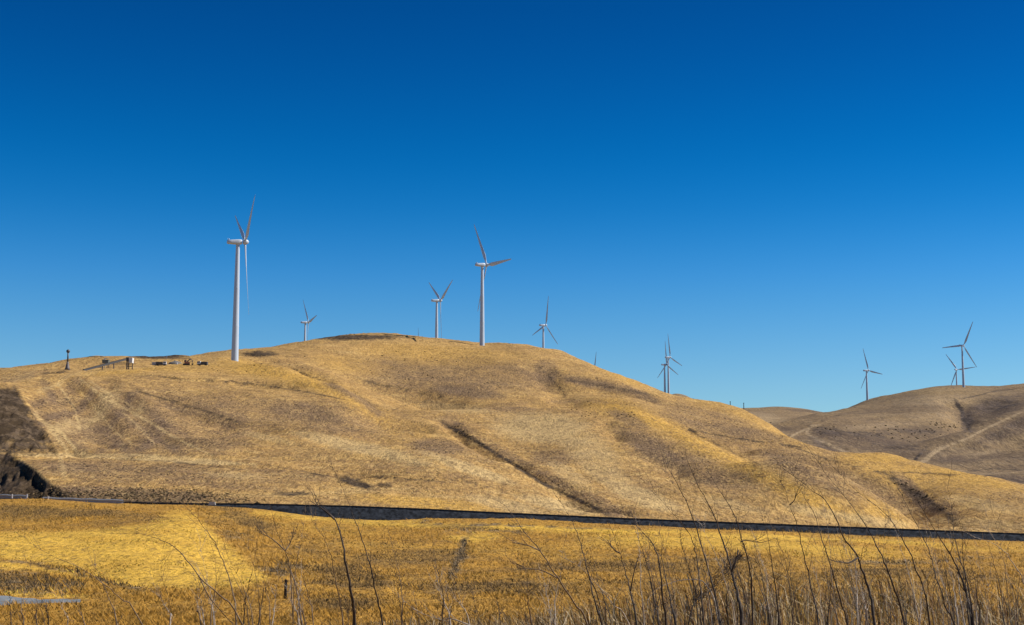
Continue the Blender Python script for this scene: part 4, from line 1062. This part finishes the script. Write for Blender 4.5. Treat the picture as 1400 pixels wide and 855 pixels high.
# ------------------------------------------------------------------ posts, cow
for px, pt, pb_, lab in ((998.5, 549.5, 557.5, 'thin post on the saddle skyline, left of the two'), (1017, 551.5, 561, 'thicker post on the saddle skyline, right of the two')):
    Y = 955.0; p = at(px, pb_, Y); k = Y / F
    r = MB().lathe([(0.28, 0), (0.22, (pb_ - pt) * k)], 8).build('post', M_WOOD, None, True); r.location = p; tag(r, lab, 'post')
    MB().box((0, 0, (pb_ - pt) * k + 0.08), (0.75, 0.5, 0.3)).build('cap', M_WOOD, r)
p = at(390, 827, 77.5)
r = MB().tube([(0, 0, -0.4), (0.0, 0, 0.5), (0.01, 0, 1.32)], [0.085, 0.08, 0.078], 8).build('fence_post', M_WOOD)
r.location = (p.x, p.y, p.z); tag(r, 'lone black wooden post standing in the golden field', 'post')
MB().tube([(0.005, 0, 1.315), (0.008, 0, 1.36)], [0.06, 0.03], 8).build('worn_top', M_WOOD, r)

def cow(px, py, which):
    b = hit(px, py, which, 900, 2400); pass
    nodes = [(0, 0, 1.15, .34), (.55, 0, 1.12, .36), (-.55, 0, 1.14, .35), (-.95, 0, 1.22, .28), (1.05, 0, 1.12, .24), (1.45, 0, 0.95, .17), (1.75, 0, 0.70, .13), (1.95, 0, .5, .08)]
    ed = [(0, 1), (0, 2), (2, 3), (1, 4), (4, 5), (5, 6), (6, 7)]
    for x, par in ((0.62, 1), (-0.85, 3)):
        for y in (-.22, .22):
            i = len(nodes); kx = 0.03 if x > 0 else -0.10
            nodes += [(x, y, .85, .17), (x + kx, y, .48, .085), (x, y, .06, .075)]
            ed += [(par, i), (i, i + 1), (i + 1, i + 2)]
    i = len(nodes); nodes += [(-1.15, 0, 1.1, .05), (-1.2, 0, .55, .04)]; ed += [(3, i), (i, i + 1)]
    me = bpy.data.meshes.new('cow'); me.from_pydata([n[:3] for n in nodes], ed, []); me.update()
    o = link('cow', me, M_COW); o.location = b; o.rotation_euler = (0, 0, 0.25)
    sk = o.modifiers.new('skin', 'SKIN')
    for v, n in zip(me.skin_vertices[0].data, nodes): v.radius = (n[3], n[3])
    me.skin_vertices[0].data[0].use_root = True
    o.modifiers.new('sub', 'SUBSURF').render_levels = 1
    tag(o, 'black cow grazing alone on the slope below the far ridge', 'cow')
cow(1053.5, 578.0, 'far')

# ------------------------------------------------------------------ shrubs
def bush_mesh(seed, n=120, r=1.0):
    g = np.random.default_rng(seed)
    d = g.normal(size=(n, 3)); d /= np.linalg.norm(d, axis=1)[:, None]
    rad_ = r * g.random(n) ** 0.45 * (0.75 + 0.35 * np.sin(3 * np.arctan2(d[:, 1], d[:, 0]) + seed))
    c = d * rad_[:, None]; c[:, 2] = np.abs(c[:, 2]) * 0.8 + 0.05
    t = g.normal(size=(n, 3, 3)) * 0.17 * r
    v = c[:, None, :] + t
    return np_mesh('low_shrub', v.reshape(-1, 3), np.arange(n * 3).reshape(n, 3), False)
BUSH = [bush_mesh(s) for s in (1, 2, 3, 4)]
for m_ in BUSH: m_.materials.append(M_BUSH)
def bush(px, py, size_px, which, label, group=None, y0=230, y1=2300):
    b = hit(px, py, which, y0, y1)
    o = bpy.data.objects.new('low_shrub', random.choice(BUSH)); COL.objects.link(o)
    k = size_px * b.y / F / 2
    o.location = b; o.scale = (k * random.uniform(0.9, 1.4), k, k * random.uniform(0.7, 1.0)); o.rotation_euler = (0, 0, random.uniform(0, 6.28))
    tag(o, label, 'shrub', group)
for i in range(58):
    t = random.random()
    px = 1205 + 105 * t ** 0.9 + random.gauss(0, 5); py = 586 + random.gauss(0, 4.5) + 4 * math.sin(t * 5)
    bush(px, py, random.uniform(2.0, 3.8), 'far', 'small dark shrub in the scattered band across the brown far hillside', 'shrubs on the far hillside', 900, 2200)
for i in range(22):
    bush(random.uniform(1115, 1205), 588 + random.gauss(0, 4), random.uniform(1.8, 3.2), 'far', 'tiny dark shrub on the weedy foot of the brown far hill', 'shrubs at the far hill foot', 900, 2200)
for i in range(34):
    bush(random.uniform(768, 868), 561 + random.gauss(0, 5), random.uniform(1.6, 2.8), 'main', 'tiny dark shrub dotting the pale brow of the middle spur', 'shrubs on the middle spur')
for i in range(40):
    bush(random.gauss(565, 38), random.uniform(478, 522), random.uniform(1.5, 2.8), 'main', 'tiny dark shrub dotting the face of the main dome', 'shrubs on the main dome')
for i in range(26):
    bush(random.uniform(280, 420), 503 + random.gauss(0, 6), random.uniform(1.4, 2.4), 'main', 'tiny dark shrub on the golden shoulder below the nearest turbine', 'shrubs on the left shoulder')
def scrub_line(pts, n, spread, s0, s1, label, group):
    for i in range(n):
        t = random.random() * (len(pts) - 1); j = int(t); f = t - j
        x = pts[j][0] * (1 - f) + pts[j + 1][0] * f + random.gauss(0, spread); y = pts[j][1] * (1 - f) + pts[j + 1][1] * f + random.gauss(0, spread * 0.4)
        bush(x, y, random.uniform(s0, s1), 'main', label, group)
scrub_line([(1228, 660), (1245, 671), (1268, 684), (1290, 700)], 34, 5.5, 2.0, 4.6, 'low dark brush choking the bottom of the ravine at the right', 'brush in the right ravine')
scrub_line([(618, 584), (652, 603), (700, 634), (740, 660), (780, 679)], 26, 1.8, 1.8, 3.6, 'low dark brush along the diagonal gully in the middle of the hill', 'brush in the middle gully')
b = at(352, 691, 213.5)
o = bpy.data.objects.new('low_shrub', bush_mesh(9, 400)); o.data.materials.append(M_BUSH); COL.objects.link(o); o.location = b; o.scale = (0.55, 0.5, 0.62)
tag(o, 'dark round shrub behind the railway where the ballast bank begins', 'shrub')

# ------------------------------------------------------------------ dry weed stalks in front of the camera
def catmull(P, n):
    P = [P[0] * 2 - P[1]] + P + [P[-1] * 2 - P[-2]]
    out = []
    segs = len(P) - 3
    for i in range(segs):
        for j in range(n):
            t = j / n
            a, b_, c, d_ = P[i:i + 4]
            out.append(0.5 * ((2 * b_) + (c - a) * t + (2 * a - 5 * b_ + 4 * c - d_) * t * t + (3 * b_ - a - 3 * c + d_) * t ** 3))
    out.append(P[-2]); return out
def rand_twig(p, d, L, r, mb, depth=0):
    pts = [p]; n = 4
    for i in range(n):
        d = (d + Vector((random.gauss(0, .10), random.gauss(0, .12), random.gauss(0.05, .08)))).normalized()
        pts.append(pts[-1] + d * (L / n))
    mb.tube(pts, [r * (1 - 0.65 * i / n) for i in range(n + 1)], 4)
    if depth < 2 and L > 0.05:
        for i in range(1, n + 1):
            if random.random() < 0.62:
                sgn = random.choice((-1, 1))
                dd = (d + Vector((sgn * random.uniform(.3, .8), random.gauss(0, .3), random.uniform(-.1, .4)))).normalized()
                rand_twig(pts[i], dd, L * random.uniform(.25, .5), r * 0.6, mb, depth + 1)
STALK_GROUP = 'dry weed stalks standing in front of the camera'
def stalk(path, thick, kind, label, Y=None, branches=(), twigs=6, group=STALK_GROUP, tip=0.22):
    """path: pixels from the tip down to the bottom of the frame"""
    Y = Y or random.uniform(4.6, 6.6)
    k = Y / F
    P = list(path)[::-1]
    lean = (P[0][0] - P[1][0]) / max(1.0, (P[0][1] - P[1][1]))
    dyj = [0.0]
    g = at(P[0][0], P[0][1], Y)
    gz = ground(g.x, g.y, 'near')
    drop = (g.z - gz) / k
    foot = (P[0][0] + 0.35 * lean * drop, P[0][1] + drop + 8)
    mid = (P[0][0] + 0.28 * lean * drop, P[0][1] + 0.5 * drop)
    P = [foot, mid] + P
    pts = []
    ph = random.uniform(0, 6)
    for i, (x, y) in enumerate(P):
        pts.append(at(x, y, Y + 0.12 * math.sin(ph + i * 0.9)))
    pts = catmull(pts, 5)
    n = len(pts)
    for i in range(3, n):
        pts[i] = pts[i] + Vector((random.gauss(0, .0016), random.gauss(0, .003), 0))
    f0 = 10.0 / n
    rads = [thick * 0.92 * k * 0.5 * ((1.12 - 0.12 * min(1, t / f0)) if t < f0 else max(tip * 0.6, 1 - 1.02 * ((t - f0) / (1 - f0)) ** 0.85)) * random.uniform(0.93, 1.07) for t in [i / (n - 1) for i in range(n)]]
    root_p = pts[0].copy()
    mb = MB(); mb.tube([p - root_p for p in pts], rads, 6 if thick > 2 else 5)
    o = mb.build('dry_stalk', M_STALK[kind], None, True); o.location = root_p
    tag(o, label, 'stalk', group)
    for bp in branches:
        q = [at(x, y, Y + 0.05 * random.uniform(-1, 1) * (j > 0)) - root_p for j, (x, y) in enumerate(bp)]
        c = catmull(q, 4) if len(q) > 2 else [q[0], q[0].lerp(q[1], .35), q[0].lerp(q[1], .7) + Vector((0.002, 0, 0)), q[1]]
        bm_ = MB(); bm_.tube(c, [thick * k * 0.33 * (1 - 0.6 * i / (len(c) - 1)) for i in range(len(c))], 5)
        if twigs:
            for _ in range(3):
                i = random.randrange(len(c) // 2, len(c)); rand_twig(c[i], ((c[-1] - c[0]).normalized() + Vector((random.uniform(-.6, .6), random.uniform(-.3, .3), .2))).normalized(), k * random.uniform(10, 26), thick * k * 0.14, bm_)
        bm_.build('branch', M_STALK[kind], o, True)
    if twigs:
        tm = MB()
        for _ in range(twigs):
            i = random.randrange(int(n * 0.42), n - 1)
            d = (pts[min(i + 1, n - 1)] - pts[i - 1]).normalized()
            sgn = random.choice((-1, 1, 1))
            dd = (d + Vector((sgn * random.uniform(.2, .65), random.uniform(-.35, .35), random.uniform(-0.05, .2)))).normalized()
            rand_twig(pts[i] - root_p, dd, k * random.uniform(10, 36), max(rads[i] * 0.38, 0.2 * k), tm)
        for _ in range(22 if thick > 1.8 else 9):
            i = random.randrange(int(n * 0.3), n - 1)
            d = (pts[min(i + 1, n - 1)] - pts[i - 1]).normalized()
            q = pts[i].lerp(pts[min(i + 1, n - 1)], random.random()) - root_p
            dd = (d * random.uniform(.4, 1.2) + Vector((random.choice((-1, 1)) * random.uniform(.4, 1), random.uniform(-.5, .5), random.uniform(-.3, .4)))).normalized()
            tm.tube([q, q + dd * k * random.uniform(1.5, 6.5)], [max(rads[i] * 0.5, 0.3 * k), 0.16 * k], 4)
        d = (pts[-1] - pts[-2]).normalized()
        rand_twig(pts[-1] - root_p, d, k * random.uniform(12, 30), max(rads[-1] * 0.8, 0.2 * k), tm)
        tm.build('twigs', M_STALK[kind], o)['kind'] = 'stuff'
    return o
stalk([(28, 732), (58, 753), (111, 778), (141, 798), (166, 820), (194, 856)], 2.0, 'brown', 'thin brown stalk slanting far left across the bright yellow field', twigs=5)
stalk([(163, 730), (191, 730), (221, 739), (244, 753), (272, 788), (302, 816), (331, 856)], 2.6, 'brown', 'arching stalk bent over to the left across the yellow field', twigs=6, branches=[[(272, 788), (286, 816), (306, 840), (322, 858)]])
stalk([(231, 673), (264, 703), (289, 735), (304, 766), (317, 803), (324, 857)], 2.4, 'brown', 'curved stalk rising along the right edge of the yellow field up to the railway', twigs=6)
stalk([(309, 756), (327, 791), (339, 821), (347, 857)], 1.7, 'brown', 'short thin stalk just right of the curved yellow field stalk', twigs=4)
stalk([(337, 744), (347, 775), (354, 816), (357, 857)], 1.6, 'brown', 'thin stalk crossing the lower tip of the yellow field', twigs=4)
stalk([(360, 804), (357, 830), (354, 858)], 2.8, 'dark', 'short broken dark stump of a stalk left of the lone post', twigs=0, tip=0.7)
stalk([(372, 700), (378, 725), (390, 753), (397, 777), (406, 809), (413, 857)], 3.0, 'brown', 'forked stalk with side branches just right of the lone post', twigs=6, branches=[[(390, 753), (397, 742), (402, 724)], [(390, 753), (372, 737), (354, 728)], [(397, 777), (399, 816), (401, 857)]])
stalk([(418, 700), (412, 735), (404, 780), (400, 857)], 1.5, 'brown', 'thin stalk leaning right beside the forked stalk', twigs=4)
stalk([(428, 672), (442, 693), (456, 708), (466, 733), (473, 766), (481, 816), (485, 857)], 5.0, 'dark', 'thickest black stalk standing alone left of centre', twigs=5, branches=[[(457, 710), (446, 700), (432, 690)]], tip=0.18)
stalk([(455, 640), (468, 668), (483, 705), (493, 731), (506, 773), (516, 821), (523, 857)], 2.7, 'dark', 'tall dark slender stalk right of the thickest black one', twigs=5)
stalk([(424, 700), (435, 723), (451, 753), (458, 791), (466, 829), (469, 857)], 2.3, 'brown', 'brown stalk just left of the thickest black one', twigs=7)
stalk([(612, 800), (619, 816), (631, 829), (643, 857)], 1.6, 'pale', 'short bleached stalk in the middle of the grass', twigs=5)
stalk([(540, 812), (572, 836), (610, 850), (660, 862)], 2.0, 'pale', 'bleached stalk lying low in the grass below the dark stain', twigs=6)
stalk([(690, 690), (700, 703), (715, 725), (738, 753), (763, 791), (788, 829), (804, 857)], 3.2, 'brown', 'straight brown stalk slanting steeply in the middle of the picture', twigs=6, branches=[[(763, 791), (740, 780), (712, 777)], [(738, 753), (722, 746), (700, 742)]])
stalk([(760, 678), (775, 700), (788, 728), (798, 758), (808, 803), (818, 839), (824, 857)], 3.0, 'dark', 'dark stalk crossing the steep brown one near the middle', twigs=9, branches=[[(806, 792), (816, 812), (828, 857)]])
stalk([(770, 762), (792, 775), (813, 795), (840, 828), (862, 857)], 1.9, 'pale', 'bleached stalk slanting low behind the middle stalks', twigs=6)
stalk([(836, 723), (846, 753), (856, 786), (863, 816), (871, 857)], 3.2, 'dark', 'clearly Y-shaped dark stalk right of the middle', twigs=5, branches=[[(862, 808), (866, 786), (872, 762)], [(847, 756), (840, 752), (830, 738)]])
stalk([(862, 700), (871, 720), (891, 741), (901, 766), (906, 816), (910, 857)], 3.4, 'dark', 'dark kinked stalk starting the dense thicket', twigs=9)
stalk([(880, 730), (901, 756), (911, 791), (921, 841), (924, 857)], 3.4, 'dark', 'dark upright stalk right beside the kinked one', twigs=6)
stalk([(864, 715), (873, 738), (886, 778), (896, 829), (900, 857)], 2.6, 'dark', 'slim dark stalk left of the kinked one', twigs=7)
stalk([(896, 673), (921, 703), (941, 728), (951, 753), (956, 791), (962, 857)], 2.6, 'dark', 'stalk bending sharply left above the railway at the thicket edge', twigs=8)
stalk([(903, 615), (914, 640), (931, 670), (946, 705), (961, 753), (972, 791), (985, 857)], 3.0, 'dark', 'tallest stalk of the thicket, its tip reaching high over the pale slope', twigs=9)
stalk([(940, 630), (954, 663), (974, 700), (989, 741), (999, 778), (1009, 816), (1015, 857)], 5.0, 'dark', 'thick black stalk in front of the dark feathery head', twigs=9, branches=[[(1000, 782), (1006, 766), (1010, 752)]])
stalk([(966, 640), (979, 663), (1002, 700), (1017, 746), (1027, 791), (1029, 857)], 3.0, 'dark', 'dark stalk just right of the thick black thicket one', twigs=7, branches=[[(1013, 741), (1020, 739), (1038, 742)]])
stalk([(885, 822), (896, 807), (914, 798), (939, 793), (966, 800), (985, 857)], 2.2, 'pale', 'pale stalk arched over to the left inside the thicket', twigs=3)
stalk([(1040, 700), (1050, 736), (1058, 791), (1066, 857)], 2.4, 'dark', 'plain upright stalk between the thicket and the right hand stalks', twigs=8)
stalk([(1066, 655), (1078, 683), (1088, 715), (1100, 761), (1110, 811), (1119, 857)], 2.8, 'dark', 'stalk with a small forked crown above the railway', twigs=7, branches=[[(1080, 690), (1086, 684), (1090, 672)]])
stalk([(1080, 640), (1093, 668), (1113, 703), (1125, 741), (1138, 781), (1151, 829), (1159, 857)], 2.8, 'dark', 'long curved stalk right of the forked crown', twigs=8)
stalk([(1070, 640), (1103, 665), (1133, 690), (1153, 733), (1173, 763), (1186, 803), (1197, 857)], 4.6, 'dark', 'thick stalk with its top swept far left over the ravine slope', twigs=10, branches=[[(1173, 763), (1160, 770), (1148, 768)]])
stalk([(1110, 620), (1133, 653), (1166, 693), (1186, 723), (1206, 761), (1221, 801), (1237, 857)], 3.2, 'dark', 'tall stalk reaching the golden spur right of the swept one', twigs=9)
stalk([(1140, 640), (1173, 673), (1206, 698), (1226, 723), (1246, 761), (1264, 811), (1271, 857)], 2.8, 'dark', 'stalk with a kinked top crossing the dark ravine', twigs=9)
stalk([(1222, 655), (1234, 680), (1251, 713), (1269, 751), (1281, 791), (1296, 836), (1305, 857)], 2.8, 'dark', 'stalk standing against the dark ravine right of the kinked one', twigs=9)
stalk([(1255, 685), (1271, 713), (1291, 746), (1309, 776), (1321, 811), (1330, 857)], 4.8, 'dark', 'thick black stalk nearest the right edge', twigs=10)
stalk([(1296, 660), (1301, 698), (1306, 741), (1321, 791), (1332, 857)], 2.6, 'dark', 'upright stalk joining the thick one near the right edge', twigs=8)
stalk([(1335, 735), (1357, 743), (1377, 758), (1400, 796), (1425, 857)], 2.4, 'pale', 'bleached stalk slanting out at the right edge', twigs=6)
stalk([(1312, 715), (1316, 738), (1319, 791), (1325, 857)], 2.2, 'dark', 'thin stalk between the two joined near the right edge', twigs=8)
# the dark feathery seed head behind the thick thicket stalk
def feathery():
    Y = 6.4; k = Y / F
    o = stalk([(1010, 757), (996, 780), (972, 806), (952, 822), (940, 857)], 2.2, 'dark', 'dark feathery seed head leaning right behind the thick thicket stalk', Y=Y, twigs=0)
    mb = MB(); root_p = o.location
    for i in range(420):
        t = random.random()
        c = Vector((948 + 64 * t, 822 - 62 * t ** 1.1, 0)); wd = 3 + 9 * math.sin(math.pi * min(1, t * 0.9 + 0.1))
        p = at(c.x + random.gauss(0, wd * 0.45), c.y + random.gauss(0, wd * 0.45), Y + random.gauss(0, .05)) - root_p
        d = Vector((random.gauss(0.5, .5), random.gauss(0, .4), random.gauss(0.7, .4))).normalized()
        mb.tube([p, p + d * k * random.uniform(4, 11)], [0.32 * k, 0.12 * k], 3)
    mb.build('seed_head', M_STALK['dark'], o)['kind'] = 'stuff'
feathery()
# the many thin ones between them, described by the nearest traced stalk
zones = [(880, 1420, 96, (700, 815)), (180, 500, 16, (735, 810)), (500, 880, 14, (730, 815)), (-20, 180, 8, (790, 830))]
MARKS = [(194, 'the stalk slanting far left'), (331, 'the arching stalk'), (357, 'the broken stump'), (413, 'the forked stalk'), (485, 'the thickest black stalk'), (523, 'the tall slender stalk'), (643, 'the short bleached stalk'),
         (804, 'the straight slanting stalk'), (824, 'the crossing dark stalk'), (871, 'the Y-shaped stalk'), (910, 'the kinked stalk'), (962, 'the sharply bent stalk'), (985, 'the tallest thicket stalk'), (1015, 'the thick thicket stalk'), (1066, 'the plain upright stalk'),
         (1119, 'the stalk with forked crown'), (1159, 'the long curved stalk'), (1197, 'the thick swept stalk'), (1237, 'the spur-high stalk'), (1271, 'the kinked ravine stalk'), (1305, 'the ravine stalk'), (1330, 'the thick right-edge stalk'), (1425, 'the right frame edge')]
GRP = ['thin stalks of the right thicket', 'thin stalks of the left weeds', 'thin stalks of the middle grass', 'thin stalks of the left corner']
WORD = {'dark': 'dark', 'brown': 'brown', 'pale': 'bleached'}
for (x0, x1, n, (t0, t1)), grp in zip(zones, GRP):
    for i in range(n):
        x = random.uniform(x0, x1); top = random.uniform(t0, t1) - (0 if random.random() > .2 else 25)
        h = 857 - top
        dx = -h * random.uniform(0.05, 0.38) * (1 if random.random() < .88 else -0.5)
        p = [(x + dx * 1.0, top), (x + dx * 0.55 + random.gauss(0, 2), top + h * .33), (x + dx * .22 + random.gauss(0, 2), top + h * .66), (x, 857)]
        kind = random.choices(['dark', 'brown', 'pale'], [0.40, 0.34, 0.26])[0]
        mx, mw = min(MARKS, key=lambda q: abs(q[0] - x))
        lab = '%s thin %s stalk %s, %s of %s' % ('tall' if top < 715 else 'low' if top > 775 else 'knee-high' if top > 745 else 'mid-height', WORD[kind],
              'leaning right' if dx > 0 else 'nearly upright' if -dx < .14 * h else 'leaning left' if -dx < .28 * h else 'slanting strongly left', 'left' if x < mx else 'right', mw)
        stalk(p, random.uniform(1.0, 2.3), kind, lab.replace('knee-high', 'short'), Y=random.uniform(4.8, 9.0), twigs=random.randint(4, 8), group=grp)
